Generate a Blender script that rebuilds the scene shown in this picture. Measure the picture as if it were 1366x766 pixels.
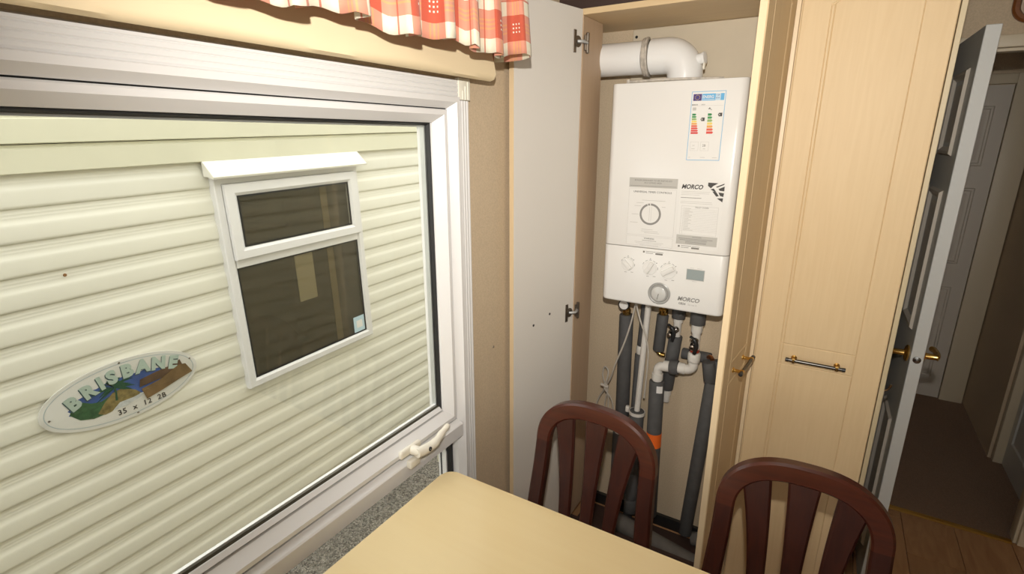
import bpy, bmesh, math, random
from mathutils import Vector, Matrix
random.seed(7)
SC = bpy.context.scene
COL = SC.collection
for o in list(bpy.data.objects):
    bpy.data.objects.remove(o)
PI = math.pi
R = math.radians

# ------------------------------------------------------------------ camera
cam = bpy.data.cameras.new('camera')
cam.sensor_width = 36.0
cam.lens = 693.0 / 1366.0 * 36.0
cam.clip_start = 0.02
camo = bpy.data.objects.new('camera', cam)
COL.objects.link(camo)
camo.location = (0, 0, 1.57)
camo.rotation_euler = (R(90 - 15.97), 0, R(31.38))
SC.camera = camo

# ------------------------------------------------------------------ light
SC.view_settings.view_transform = 'Standard'
SC.view_settings.look = 'None'
SC.view_settings.gamma = 1.0
SC.view_settings.use_curve_mapping = False
SC.view_settings.exposure = 0.0
world = bpy.data.worlds.new('overcast_sky')
SC.world = world
world.use_nodes = True
bg = world.node_tree.nodes['Background']
bg.inputs[0].default_value = (1.0, 0.99, 0.965, 1)
bg.inputs[1].default_value = 2.9


def lamp(name, kind, loc, energy, color=(1, 1, 1), rot=(0, 0, 0), **kw):
    l = bpy.data.lights.new(name, kind)
    l.energy = energy
    l.color = color
    for k, v in kw.items():
        setattr(l, k, v)
    o = bpy.data.objects.new(name, l)
    COL.objects.link(o)
    o.location = loc
    o.rotation_euler = rot
    return o


# hot-shoe flash just above the photographer's lens
lamp('camera_flash', 'SPOT', (0, 0.0, 1.735), 84, (1.0, 0.95, 0.875), (R(90 - 2), 0, R(22)),
     spot_size=R(118), spot_blend=1.0, shadow_soft_size=0.012)

# ------------------------------------------------------------------ materials
MATS = {}


def mat(name, col, rough=0.5, metal=0.0, spec=0.5, noise=None, bump=None, wood=None, rnd=0.0, coat=0.0,
        sheen=0.0, trans=0.0):
    """noise=(scale, amount) colour mottling; bump=(scale, strength, dist); wood=(axis, scale, amount, dark colour)"""
    m = bpy.data.materials.new(name)
    m.use_nodes = True
    nt = m.node_tree
    N = nt.nodes
    Lk = nt.links.new
    b = N['Principled BSDF']
    b.inputs['Roughness'].default_value = rough
    b.inputs['Metallic'].default_value = metal
    b.inputs['Specular IOR Level'].default_value = spec
    b.inputs['Coat Weight'].default_value = coat
    b.inputs['Coat Roughness'].default_value = 0.12
    b.inputs['Sheen Weight'].default_value = sheen
    b.inputs['Base Color'].default_value = (*col, 1)
    tc = N.new('ShaderNodeTexCoord')
    src = None

    def mix(a, bcol, fac):
        mx = N.new('ShaderNodeMix')
        mx.data_type = 'RGBA'
        if hasattr(a, 'node'):
            Lk(a, mx.inputs[6])
        else:
            mx.inputs[6].default_value = (*a, 1)
        mx.inputs[7].default_value = (*bcol, 1)
        Lk(fac, mx.inputs[0])
        return mx.outputs[2]
    cur = col
    if wood:
        ax, sc, amt, dark = wood
        mp = N.new('ShaderNodeMapping')
        s = [sc, sc, sc]
        s['xyz'.index(ax)] = sc * 0.06
        mp.inputs['Scale'].default_value = s
        Lk(tc.outputs['Object'], mp.inputs[0])
        src = mp.outputs[0]
        if rnd:
            oi = N.new('ShaderNodeObjectInfo')
            ad = N.new('ShaderNodeVectorMath')
            ad.operation = 'MULTIPLY_ADD'
            cb = N.new('ShaderNodeCombineXYZ')
            Lk(oi.outputs['Random'], cb.inputs[0])
            Lk(oi.outputs['Random'], cb.inputs[1])
            Lk(cb.outputs[0], ad.inputs[0])
            ad.inputs[1].default_value = (37, 91, 0)
            Lk(src, ad.inputs[2])
            src = ad.outputs[0]
        n1 = N.new('ShaderNodeTexNoise')
        n1.inputs['Scale'].default_value = 1.0
        n1.inputs['Detail'].default_value = 6
        n1.inputs['Distortion'].default_value = 1.2
        Lk(src, n1.inputs['Vector'])
        mr = N.new('ShaderNodeMapRange')
        mr.inputs[1].default_value = 0.35
        mr.inputs[2].default_value = 0.70
        mr.inputs[4].default_value = amt
        Lk(n1.outputs[0], mr.inputs[0])
        cur = mix(cur, dark, mr.outputs[0])
        if rnd:
            mrr = N.new('ShaderNodeMapRange')
            mrr.inputs[4].default_value = rnd
            Lk(oi.outputs['Random'], mrr.inputs[0])
            cur = mix(cur, tuple(c * 0.55 for c in dark), mrr.outputs[0])
    if noise:
        n2 = N.new('ShaderNodeTexNoise')
        n2.inputs['Scale'].default_value = noise[0]
        n2.inputs['Detail'].default_value = 5
        Lk(tc.outputs['Object'], n2.inputs['Vector'])
        mr = N.new('ShaderNodeMapRange')
        mr.inputs[1].default_value = 0.35
        mr.inputs[2].default_value = 0.65
        mr.inputs[4].default_value = noise[1]
        Lk(n2.outputs[0], mr.inputs[0])
        cur = mix(cur, tuple(c * 0.45 for c in col), mr.outputs[0])
    if hasattr(cur, 'node'):
        Lk(cur, b.inputs['Base Color'])
    if bump:
        n3 = N.new('ShaderNodeTexNoise')
        n3.inputs['Scale'].default_value = bump[0]
        n3.inputs['Detail'].default_value = 3
        Lk(tc.outputs['Object'], n3.inputs['Vector'])
        bp = N.new('ShaderNodeBump')
        bp.inputs['Strength'].default_value = bump[1]
        bp.inputs['Distance'].default_value = bump[2]
        Lk(n3.outputs[0], bp.inputs['Height'])
        Lk(bp.outputs[0], b.inputs['Normal'])
    MATS[name] = m
    return m


def glass_mat(name, tint=(0.95, 0.97, 0.95), ior=1.45, boost=1.0):
    m = bpy.data.materials.new(name)
    m.use_nodes = True
    nt = m.node_tree
    nt.nodes.clear()
    out = nt.nodes.new('ShaderNodeOutputMaterial')
    tr = nt.nodes.new('ShaderNodeBsdfTransparent')
    tr.inputs[0].default_value = (*tint, 1)
    gl = nt.nodes.new('ShaderNodeBsdfGlossy')
    gl.inputs['Roughness'].default_value = 0.0
    lw = nt.nodes.new('ShaderNodeLayerWeight')
    lw.inputs[0].default_value = 0.5
    pw = nt.nodes.new('ShaderNodeMath')
    pw.operation = 'POWER'
    pw.inputs[1].default_value = 5.0
    nt.links.new(lw.outputs['Facing'], pw.inputs[0])
    fr = nt.nodes.new('ShaderNodeMapRange')      # Schlick reflectance, the same from both sides of the pane
    fr.inputs[3].default_value = ((ior - 1) / (ior + 1)) ** 2
    nt.links.new(pw.outputs[0], fr.inputs[0])
    mu = nt.nodes.new('ShaderNodeMath')
    mu.operation = 'MULTIPLY'
    mu.inputs[1].default_value = boost
    mx = nt.nodes.new('ShaderNodeMixShader')
    L = nt.links.new
    L(fr.outputs[0], mu.inputs[0])
    L(mu.outputs[0], mx.inputs[0])
    L(tr.outputs[0], mx.inputs[1])
    L(gl.outputs[0], mx.inputs[2])
    L(mx.outputs[0], out.inputs[0])
    MATS[name] = m
    return m


M_paper = mat('beige_wallpaper', (0.61, 0.485, 0.335), 0.8, noise=(220, 0.22), bump=(260, 0.3, 0.002))
M_ceil = mat('white_ceiling', (0.72, 0.70, 0.66), 0.8, bump=(90, 0.2, 0.002))
M_upvc = mat('white_upvc', (0.735, 0.725, 0.715), 0.32)
M_upvc2 = mat('ivory_upvc', (0.80, 0.77, 0.66), 0.35)
M_rubber = mat('black_rubber', (0.012, 0.012, 0.012), 0.5)
M_alu = mat('spacer_aluminium', (0.62, 0.64, 0.65), 0.35, metal=0.7)
M_hvinyl = mat('cream_plastic', (0.78, 0.74, 0.64), 0.35)
M_glass = glass_mat('window_glass', (0.955, 0.96, 0.945))
M_glassN = glass_mat('neighbour_glass', (0.86, 0.85, 0.80), 1.6, 1.3)
M_maple = mat('maple_laminate', (0.68, 0.515, 0.305), 0.5, spec=0.3, wood=('z', 70, 0.30, (0.58, 0.41, 0.22)))
M_mapleX = mat('maple_laminate_horizontal', (0.68, 0.515, 0.305), 0.4, wood=('x', 60, 0.30, (0.58, 0.41, 0.22)))
M_edge = mat('maple_edge_band', (0.74, 0.58, 0.37), 0.4, wood=('z', 80, 0.15, (0.68, 0.52, 0.32)))
M_edgewarm = mat('orange_maple_edge', (0.56, 0.34, 0.15), 0.45)
M_white = mat('white_melamine', (0.70, 0.665, 0.61), 0.45)
M_brownrail = mat('dark_brown_rail', (0.05, 0.028, 0.022), 0.5)
M_table = mat('table_laminate', (0.80, 0.64, 0.36), 0.30, wood=('x', 22, 0.35, (0.75, 0.575, 0.30)))
M_chair = mat('mahogany', (0.044, 0.0105, 0.006), 0.36, spec=0.35, wood=('z', 60, 0.7, (0.022, 0.0055, 0.004)))
M_chairR = mat('mahogany_rail', (0.070, 0.016, 0.008), 0.30, spec=0.4, wood=('x', 60, 0.7, (0.034, 0.008, 0.005)), coat=0.12)
M_seat = mat('brown_seat_fabric', (0.16, 0.10, 0.07), 0.9, bump=(300, 0.4, 0.002))
M_boiler = mat('boiler_white_enamel', (0.80, 0.785, 0.755), 0.25, coat=0.2)
M_flue = mat('flue_white', (0.82, 0.82, 0.81), 0.22)
M_collar = mat('flue_gasket', (0.62, 0.57, 0.50), 0.6, noise=(60, 0.6))
M_lag = mat('grey_foam_lagging', (0.088, 0.086, 0.085), 0.75, bump=(120, 0.3, 0.002), noise=(40, 0.25))
M_lagfloor = mat('dusty_foam_lagging', (0.15, 0.135, 0.12), 0.8, bump=(90, 0.3, 0.002), noise=(30, 0.3))
M_pipew = mat('white_plastic_pipe', (0.68, 0.65, 0.60), 0.35)
M_cable = mat('grey_cable', (0.50, 0.46, 0.40), 0.5)
M_brass = mat('polished_brass', (0.80, 0.52, 0.16), 0.22, metal=1.0)
M_chrome = mat('dark_chrome', (0.25, 0.24, 0.23), 0.2, metal=1.0)
M_nickel = mat('black_nickel', (0.075, 0.07, 0.065), 0.25, metal=0.9)
M_steel = mat('dull_steel', (0.26, 0.225, 0.19), 0.35, metal=1.0)
M_hook = mat('old_brass_hook', (0.30, 0.20, 0.11), 0.35, metal=0.9)
M_black = mat('black_plastic', (0.015, 0.015, 0.015), 0.35)
M_orange = mat('orange_tape', (0.90, 0.16, 0.02), 0.5)
M_red = mat('red_ring', (0.35, 0.05, 0.03), 0.5)
M_grey = mat('light_grey_print', (0.50, 0.485, 0.45), 0.6)
M_ink = mat('grey_ink', (0.20, 0.19, 0.17), 0.6)
M_inkd = mat('dark_ink', (0.055, 0.05, 0.045), 0.6)
M_inkl = mat('faint_ink', (0.52, 0.505, 0.475), 0.6)
M_logo = mat('mid_grey_ink', (0.26, 0.25, 0.235), 0.6)
M_paperw = mat('sticker_white', (0.78, 0.765, 0.735), 0.4)
M_lcd = mat('lcd_grey', (0.30, 0.345, 0.345), 0.35)
M_blueL = mat('label_blue', (0.12, 0.42, 0.72), 0.5)
M_blueP = mat('label_pale_blue', (0.50, 0.66, 0.78), 0.5)
M_flag = mat('label_flag_violet', (0.055, 0.03, 0.18), 0.5)
M_doorw = mat('door_white_paint', (0.60, 0.60, 0.57), 0.4)
M_doorface = mat('door_cream_paint', (0.62, 0.56, 0.48), 0.35)
M_archi = mat('cream_architrave', (0.66, 0.57, 0.42), 0.45)
M_carpet = mat('brown_carpet', (0.33, 0.215, 0.145), 0.95, noise=(180, 0.4), bump=(420, 0.7, 0.004))
M_plank = mat('oak_floor_plank', (0.52, 0.29, 0.14), 0.35, wood=('y', 30, 0.65, (0.36, 0.18, 0.08)), rnd=0.12)
M_slab = mat('floor_underlay', (0.06, 0.04, 0.03), 0.9)
M_blind = mat('cream_blind_fabric', (0.80, 0.66, 0.43), 0.75, bump=(7, 0.25, 0.01))
M_side = mat('cream_cladding', (0.775, 0.76, 0.655), 0.36, noise=(3.0, 0.06))
M_sideT = mat('sage_cream_trim', (0.69, 0.675, 0.52), 0.45, noise=(4.0, 0.08))
M_outer = mat('own_cladding', (0.62, 0.58, 0.44), 0.5)
M_gravel_dark = mat('shadow_void', (0.03, 0.027, 0.022), 0.9)
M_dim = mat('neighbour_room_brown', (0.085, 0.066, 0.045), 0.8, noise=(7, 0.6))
M_dimc = mat('neighbour_curtain', (0.42, 0.36, 0.25), 0.9)
M_roof = mat('caravan_roof', (0.55, 0.56, 0.55), 0.5)


def gravel():
    m = bpy.data.materials.new('grey_gravel')
    m.use_nodes = True
    nt = m.node_tree
    N = nt.nodes
    L = nt.links.new
    b = N['Principled BSDF']
    b.inputs['Roughness'].default_value = 0.85
    tc = N.new('ShaderNodeTexCoord')
    v = N.new('ShaderNodeTexVoronoi')
    v.inputs['Scale'].default_value = 105
    L(tc.outputs['Object'], v.inputs['Vector'])
    cr = N.new('ShaderNodeValToRGB')
    cr.color_ramp.elements[0].color = (0.15, 0.135, 0.11, 1)
    cr.color_ramp.elements[1].color = (0.56, 0.51, 0.43, 1)
    sp = N.new('ShaderNodeSeparateColor')
    L(v.outputs['Color'], sp.inputs[0])
    L(sp.outputs[0], cr.inputs[0])
    L(cr.outputs[0], b.inputs['Base Color'])
    bp = N.new('ShaderNodeBump')
    bp.invert = True
    bp.inputs['Distance'].default_value = 0.02
    bp.inputs['Strength'].default_value = 1.0
    L(v.outputs['Distance'], bp.inputs['Height'])
    L(bp.outputs[0], b.inputs['Normal'])
    return m


M_gravel = gravel()


def plaid():
    """woven check: red bands with yellow threads, cream bands with one red line; from the cloth's UV in metres"""
    m = bpy.data.materials.new('red_cream_check_cotton')
    m.use_nodes = True
    nt = m.node_tree
    N = nt.nodes
    L = nt.links.new
    b = N['Principled BSDF']
    b.inputs['Roughness'].default_value = 0.9
    b.inputs['Sheen Weight'].default_value = 0.2
    uv = N.new('ShaderNodeUVMap')
    sp = N.new('ShaderNodeSeparateXYZ')
    L(uv.outputs[0], sp.inputs[0])

    def mth(op, a, c=0.0, d=None):
        n = N.new('ShaderNodeMath')
        n.operation = op
        for i, x in enumerate((a, c, d)):
            if x is None:
                continue
            if hasattr(x, 'node'):
                L(x, n.inputs[i])
            else:
                n.inputs[i].default_value = x
        return n.outputs[0]

    def inband(t, lo, hi):
        return mth('MULTIPLY', mth('GREATER_THAN', t, lo), mth('LESS_THAN', t, hi))
    PER = 0.118

    def axis(c, off):
        t = mth('FLOORED_MODULO', mth('ADD', c, off), PER)
        red = inband(t, 0.0, 0.056)
        line = inband(t, 0.0848, 0.0890)
        thr = None
        for k in range(3):
            s = inband(t, 0.0180 + k * 0.0085, 0.0215 + k * 0.0085)
            thr = s if thr is None else mth('ADD', thr, s)
        return red, line, thr
    ru, lu, tu = axis(sp.outputs[0], 0.02)
    rv, lv, tv = axis(sp.outputs[1], 0.0900)

    def mix(a, c, fac):
        mx = N.new('ShaderNodeMix')
        mx.data_type = 'RGBA'
        for i, x in ((6, a), (7, c)):
            if hasattr(x, 'node'):
                L(x, mx.inputs[i])
            else:
                mx.inputs[i].default_value = (*x, 1)
        L(fac, mx.inputs[0])
        return mx.outputs[2]
    cream = (0.84, 0.78, 0.62)
    pink = (0.74, 0.32, 0.22)
    deep = (0.58, 0.11, 0.06)
    gold = (0.80, 0.42, 0.16)
    c = mix(cream, pink, mth('MINIMUM', mth('ADD', ru, rv), 1.0))
    anyt = mth('MAXIMUM', mth('MULTIPLY', tu, mth('SUBTRACT', 1.0, rv)), mth('MULTIPLY', tv, mth('SUBTRACT', 1.0, ru)))
    c = mix(c, gold, mth('MULTIPLY', anyt, 0.65))
    c = mix(c, deep, mth('MULTIPLY', ru, rv))
    c = mix(c, (0.85, 0.80, 0.66), mth('MULTIPLY', tu, tv))
    c = mix(c, deep, mth('MULTIPLY', mth('MAXIMUM', lu, lv), 0.8))
    L(c, b.inputs['Base Color'])
    # a little light comes through the cotton
    tl = N.new('ShaderNodeBsdfTranslucent')
    L(c, tl.inputs[0])
    mx = N.new('ShaderNodeMixShader')
    mx.inputs[0].default_value = 0.18
    L(b.outputs[0], mx.inputs[1])
    L(tl.outputs[0], mx.inputs[2])
    L(mx.outputs[0], N['Material Output'].inputs[0])
    return m


M_plaid = plaid()

# ------------------------------------------------------------------ helpers


def tag(o, label=None, cat=None, group=None, kind=None):
    for k, v in (('label', label), ('category', cat), ('group', group), ('kind', kind)):
        if v:
            o[k] = v
    return o


def thing(name, label, cat, loc=(0, 0, 0), rotz=0.0, group=None, kind=None):
    o = bpy.data.objects.new(name, None)
    o.empty_display_size = 0.05
    COL.objects.link(o)
    o.location = loc
    o.rotation_euler = (0, 0, rotz)
    return tag(o, label, cat, group, kind)


def obj(name, bm, m, parent=None, smooth=None, local=False):
    """bm is in world coordinates unless local; then in the parent's"""
    bmesh.ops.recalc_face_normals(bm, faces=bm.faces[:])
    me = bpy.data.meshes.new(name)
    bm.to_mesh(me)
    bm.free()
    me.materials.append(m)
    return link(name, me, parent, smooth, local)


def link(name, me, parent=None, smooth=None, local=False):
    o = bpy.data.objects.new(name, me)
    COL.objects.link(o)
    if parent is not None:
        o.parent = parent
        if not local:
            w = Matrix.Identity(4)
            p = parent
            while p is not None:
                w = Matrix.LocRotScale(p.location, p.rotation_euler, p.scale) @ w if p.parent is None or True else w
                w = w if p.parent is None else p.matrix_parent_inverse @ w
                p = p.parent
            o.matrix_parent_inverse = w.inverted()
    if smooth is not None:
        for f in me.polygons:
            f.use_smooth = True
        if smooth > 0:
            me.set_sharp_from_angle(angle=R(smooth))
    return o


def B():
    return bmesh.new()


def box(bm, x0, x1, y0, y1, z0, z1, bev=0.0, seg=2):
    vs = [bm.verts.new((x, y, z)) for x in (x0, x1) for y in (y0, y1) for z in (z0, z1)]
    idx = [(0, 1, 3, 2), (4, 6, 7, 5), (0, 4, 5, 1), (2, 3, 7, 6), (0, 2, 6, 4), (1, 5, 7, 3)]
    fs = [bm.faces.new([vs[i] for i in f]) for f in idx]
    if bev:
        es = list({e for f in fs for e in f.edges})
        bmesh.ops.bevel(bm, geom=es, offset=bev, segments=seg, affect='EDGES', profile=0.5)
    return vs


def boxo(name, x0, x1, y0, y1, z0, z1, m, parent=None, bev=0.0, seg=2, local=False, smooth=None):
    bm = B()
    box(bm, x0, x1, y0, y1, z0, z1, bev, seg)
    return obj(name, bm, m, parent, smooth if smooth is not None else (35 if bev else None), local)


def frame_of(d):
    d = d.normalized()
    a = Vector((0, 0, 1)) if abs(d.z) < 0.9 else Vector((1, 0, 0))
    u = d.cross(a).normalized()
    return u, d.cross(u).normalized()


def tube(bm, pts, r, seg=16, caps=True):
    pts = [Vector(p) for p in pts]
    rs = r if isinstance(r, (list, tuple)) else [r] * len(pts)
    rings = []
    u = None
    for i, p in enumerate(pts):
        d = (pts[min(i + 1, len(pts) - 1)] - pts[max(i - 1, 0)])
        if u is None:
            u, v = frame_of(d)
        else:
            d = d.normalized()
            u = (u - d * u.dot(d)).normalized()
            v = d.cross(u)
        rings.append([bm.verts.new(p + (u * math.cos(2 * PI * k / seg) + v * math.sin(2 * PI * k / seg)) * rs[i]) for k in range(seg)])
    for a, b in zip(rings, rings[1:]):
        for k in range(seg):
            bm.faces.new((a[k], a[(k + 1) % seg], b[(k + 1) % seg], b[k]))
    if caps:
        bm.faces.new(rings[0])
        bm.faces.new(rings[-1])
    return rings


def tubeo(name, pts, r, m, parent=None, seg=16, local=False, caps=True):
    bm = B()
    tube(bm, pts, r, seg, caps)
    return obj(name, bm, m, parent, 40, local)


def smoothpath(pts, n=8):
    P = [Vector(p) for p in pts]
    out = []
    for i in range(len(P) - 1):
        p0, p1, p2, p3 = P[max(i - 1, 0)], P[i], P[i + 1], P[min(i + 2, len(P) - 1)]
        for k in range(n):
            t = k / n
            out.append(0.5 * ((2 * p1) + (p2 - p0) * t + (2 * p0 - 5 * p1 + 4 * p2 - p3) * t * t + (3 * p1 - p0 - 3 * p2 + p3) * t ** 3))
    out.append(P[-1])
    return out


def lathe(bm, prof, origin, axis, seg=32):
    """prof: (radius, height along axis)"""
    o = Vector(origin)
    d = Vector(axis).normalized()
    u, v = frame_of(d)
    rings = []
    for r, h in prof:
        if r < 1e-6:
            rings.append([bm.verts.new(o + d * h)])
        else:
            rings.append([bm.verts.new(o + d * h + (u * math.cos(2 * PI * k / seg) + v * math.sin(2 * PI * k / seg)) * r) for k in range(seg)])
    for a, b in zip(rings, rings[1:]):
        for k in range(seg):
            k2 = (k + 1) % seg
            if len(a) == 1 and len(b) == 1:
                continue
            if len(a) == 1:
                bm.faces.new((a[0], b[k2], b[k]))
            elif len(b) == 1:
                bm.faces.new((a[k], a[k2], b[0]))
            else:
                bm.faces.new((a[k], a[k2], b[k2], b[k]))


def latheo(name, prof, origin, axis, m, parent=None, seg=32, local=False):
    bm = B()
    lathe(bm, prof, origin, axis, seg)
    return obj(name, bm, m, parent, 40, local)


def prism(bm, pts, axis, a0, a1, bev=0.0):
    """polygon pts (2-D) extruded along axis 'x','y' or 'z'"""
    def mk(p, a):
        return {'x': (a, p[0], p[1]), 'y': (p[0], a, p[1]), 'z': (p[0], p[1], a)}[axis]
    A = [bm.verts.new(mk(p, a0)) for p in pts]
    Bv = [bm.verts.new(mk(p, a1)) for p in pts]
    fa = bm.faces.new(A)
    fb = bm.faces.new(Bv[::-1])
    n = len(pts)
    for i in range(n):
        bm.faces.new((A[i], Bv[i], Bv[(i + 1) % n], A[(i + 1) % n]))
    if bev:
        es = list(set(fa.edges) | set(fb.edges))
        bmesh.ops.bevel(bm, geom=es, offset=bev, segments=2, affect='EDGES', profile=0.5)


def rect_frame(bm, rect, prof):
    """mitred frame in the plane x = const. rect = (y0, y1, z0, z1); prof = closed list of (inset, x)"""
    y0, y1, z0, z1 = rect
    rings = []
    for ins, x in prof:
        rings.append([bm.verts.new((x, y, z)) for y, z in ((y0 + ins, z0 + ins), (y1 - ins, z0 + ins), (y1 - ins, z1 - ins), (y0 + ins, z1 - ins))])
    n = len(prof)
    for i in range(n):
        a, b = rings[i], rings[(i + 1) % n]
        for k in range(4):
            bm.faces.new((a[k], a[(k + 1) % 4], b[(k + 1) % 4], b[k]))


def text(name, s, size, m, loc, rot=(PI / 2, 0, 0), parent=None, bold=0.0, shear=0.0, sx=1.0, align='LEFT', depth=0.0003, spacing=1.0):
    cu = bpy.data.curves.new(name, 'FONT')
    cu.body = s
    cu.size = size
    cu.extrude = depth
    cu.offset = bold
    cu.shear = shear
    cu.align_x = align
    cu.space_character = spacing
    cu.resolution_u = 3
    t = bpy.data.objects.new(name, cu)
    COL.objects.link(t)
    dg = bpy.context.evaluated_depsgraph_get()
    me = bpy.data.meshes.new_from_object(t.evaluated_get(dg))
    bpy.data.objects.remove(t)
    bpy.data.curves.remove(cu)
    mt = Matrix.LocRotScale(Vector(loc), __import__('mathutils').Euler(rot), Vector((sx, 1, 1)))
    me.transform(mt)
    me.materials.clear()
    me.materials.append(m)
    return link(name, me, parent)


# ------------------------------------------------------------------ the shell of the room
XW = -0.82           # inner face of the window wall
YD = 2.53            # doorway wall
CEIL = 2.08
# window opening in the window wall
WY0, WY1, WZ0, WZ1 = -0.45, 1.078, 0.36, 1.667
bm = B()
XO = XW - 0.09
box(bm, XO, XW, -2.25, WY0, 0, CEIL)
box(bm, XO, XW, WY1, 4.0, 0, CEIL)
box(bm, XO, XW, WY0, WY1, 0, WZ0)
box(bm, XO, XW, WY0, WY1, WZ1, CEIL)
tag(obj('wall_left', bm, M_paper), kind='structure')
bm = B()
for y0, y1, z0, z1 in ((-2.3, WY0, -0.5, 2.15), (WY1, 4.0, -0.5, 2.15), (WY0, WY1, -0.5, WZ0), (WY0, WY1, WZ1, 2.15)):
    n = max(1, int((z1 - z0) / 0.11))
    for i in range(n):
        za, zb = z0 + (z1 - z0) * i / n, z0 + (z1 - z0) * (i + 1) / n
        prism(bm, [(XO, za), (XO, zb), (XO - 0.006, zb), (XO - 0.018, za + 0.03), (XO - 0.018, za)], 'y', y0, y1)
tag(obj('wall_left_cladding', bm, M_outer), kind='structure')
bm = B()
box(bm, XO, -0.5, -2.25, -2.2, 0, CEIL)
box(bm, 1.6, 1.95, -2.25, -2.2, 0, CEIL)
box(bm, -0.5, 1.6, -2.25, -2.2, 0, 0.75)
box(bm, -0.5, 1.6, -2.25, -2.2, 1.85, CEIL)
tag(obj('wall_back', bm, M_paper), kind='structure')
w2 = thing('fill_window', 'added white framed window behind the photographer for fill daylight', None, (0.55, -2.225, 0.75), kind='structure')  # unseen window and its opening, added to let fill daylight into the room
for x0, x1, z0, z1 in ((-0.4995, -0.45, 0.7505, 1.8495), (1.55, 1.5995, 0.7505, 1.8495), (0.525, 0.575, 0.80, 1.80), (-0.45, 1.55, 0.7505, 0.80), (-0.45, 1.55, 1.80, 1.8495)):
    boxo('frame_bar', x0, x1, -2.245, -2.195, z0, z1, M_upvc, w2, 0.004, 1)
for x0, x1 in ((-0.45, 0.525), (0.575, 1.55)):
    boxo('glass_pane', x0, x1, -2.224, -2.220, 0.80, 1.80, M_glass, w2)
tag(boxo('wall_right', 1.9, 1.95, -2.2, YD, 0, CEIL, M_paper), kind='structure')
tag(boxo('ceiling', XO, 1.95, -2.25, 4.0, CEIL, CEIL + 0.04, M_ceil), kind='structure')
tag(boxo('roof', XO - 0.03, 2.0, -2.3, 4.05, CEIL + 0.06, CEIL + 0.1, M_roof), kind='structure')
DX0, DX1, DZ = 0.27, 0.832, 1.868
bm = B()
box(bm, 0.2, DX0, YD, YD + 0.04, 0, CEIL)
box(bm, DX1, 1.95, YD, YD + 0.04, 0, CEIL)
box(bm, DX0, DX1, YD, YD + 0.04, DZ, CEIL)
tag(obj('wall_front', bm, M_paper), kind='structure')
# alcove behind the boiler
tag(boxo('wall_alcove', XW, -0.13, 1.90, 1.93, 0, CEIL, M_paper), kind='structure')
# floor: planks laid along the caravan
fl = tag(boxo('floor', XO, 1.95, -2.25, YD + 0.02, -0.06, -0.012, M_slab), kind='structure')
PW, PLN = 0.182, 1.2
bm = B()
box(bm, -PW / 2 + 0.0008, PW / 2 - 0.0008, -PLN / 2 + 0.0008, PLN / 2 - 0.0008, -0.012, 0, 0.0015, 1)
pm = bpy.data.meshes.new('plank')
bm.to_mesh(pm)
bm.free()
pm.materials.append(M_plank)
ci = 0
x = -0.73
while x + PW / 2 < 1.9:
    y = -2.2 + PLN / 2 - (0.37 * ci % 1.0) * 0.6
    while y - PLN / 2 < YD - 0.03:
        p = link('plank', pm)
        p.location = (x, y, 0)
        if y + PLN / 2 > YD:
            f = (YD - (y - PLN / 2)) / PLN
            p.scale = (1, f, 1)
            p.location.y = y - PLN / 2 + PLN * f / 2
        if y - PLN / 2 < -2.2:
            a, b = -2.2, y + PLN / 2
            p.scale = (1, (b - a) / PLN, 1)
            p.location.y = (a + b) / 2
        p.parent = fl
        y += PLN
    x += PW
    ci += 1
# hallway beyond the doorway
tag(boxo('floor_hallway', XO, 1.0, YD, 4.0, -0.06, 0.004, M_carpet), kind='structure')
tag(boxo('wall_hall_left', 0.16, 0.2, YD + 0.04, 3.95, 0, CEIL, M_paper), kind='structure')
bm = B()
box(bm, 0.868, 0.95, 3.24, 3.92, 0, CEIL)
box(bm, 0.95, 0.99, YD + 0.04, 3.98, 0, CEIL)
box(bm, 0.90, 0.95, YD + 0.04, 3.24, 1.90, CEIL)
tag(obj('wall_hall_right', bm, M_paper), kind='structure')
bm = B()
box(bm, XO, 0.99, 3.92, 3.98, 0, CEIL)
tag(obj('wall_hall_end', bm, M_paper), kind='structure')
tag(boxo('wall_service_void', XO + 0.001, 0.159, YD, YD + 0.04, 0, CEIL, M_paper), kind='structure')


def panel_face(bm, u0, u1, v0, v1, put, h=0.006, w=0.02):
    """raised moulding round a panel: a ring that rises then drops to a sunk field; put(u, v, d)"""
    prof = [(0, 0), (0.006, h), (0.014, h), (w, -0.002), (w + 0.02, 0.001)]
    rings = [[bm.verts.new(put(u, v, d)) for u, v in ((u0 + i, v0 + i), (u1 - i, v0 + i), (u1 - i, v1 - i), (u0 + i, v1 - i))] for i, d in prof]
    for a, b in zip(rings, rings[1:]):
        for k in range(4):
            bm.faces.new((a[k], a[(k + 1) % 4], b[(k + 1) % 4], b[k]))
    bm.faces.new(rings[-1])


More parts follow.
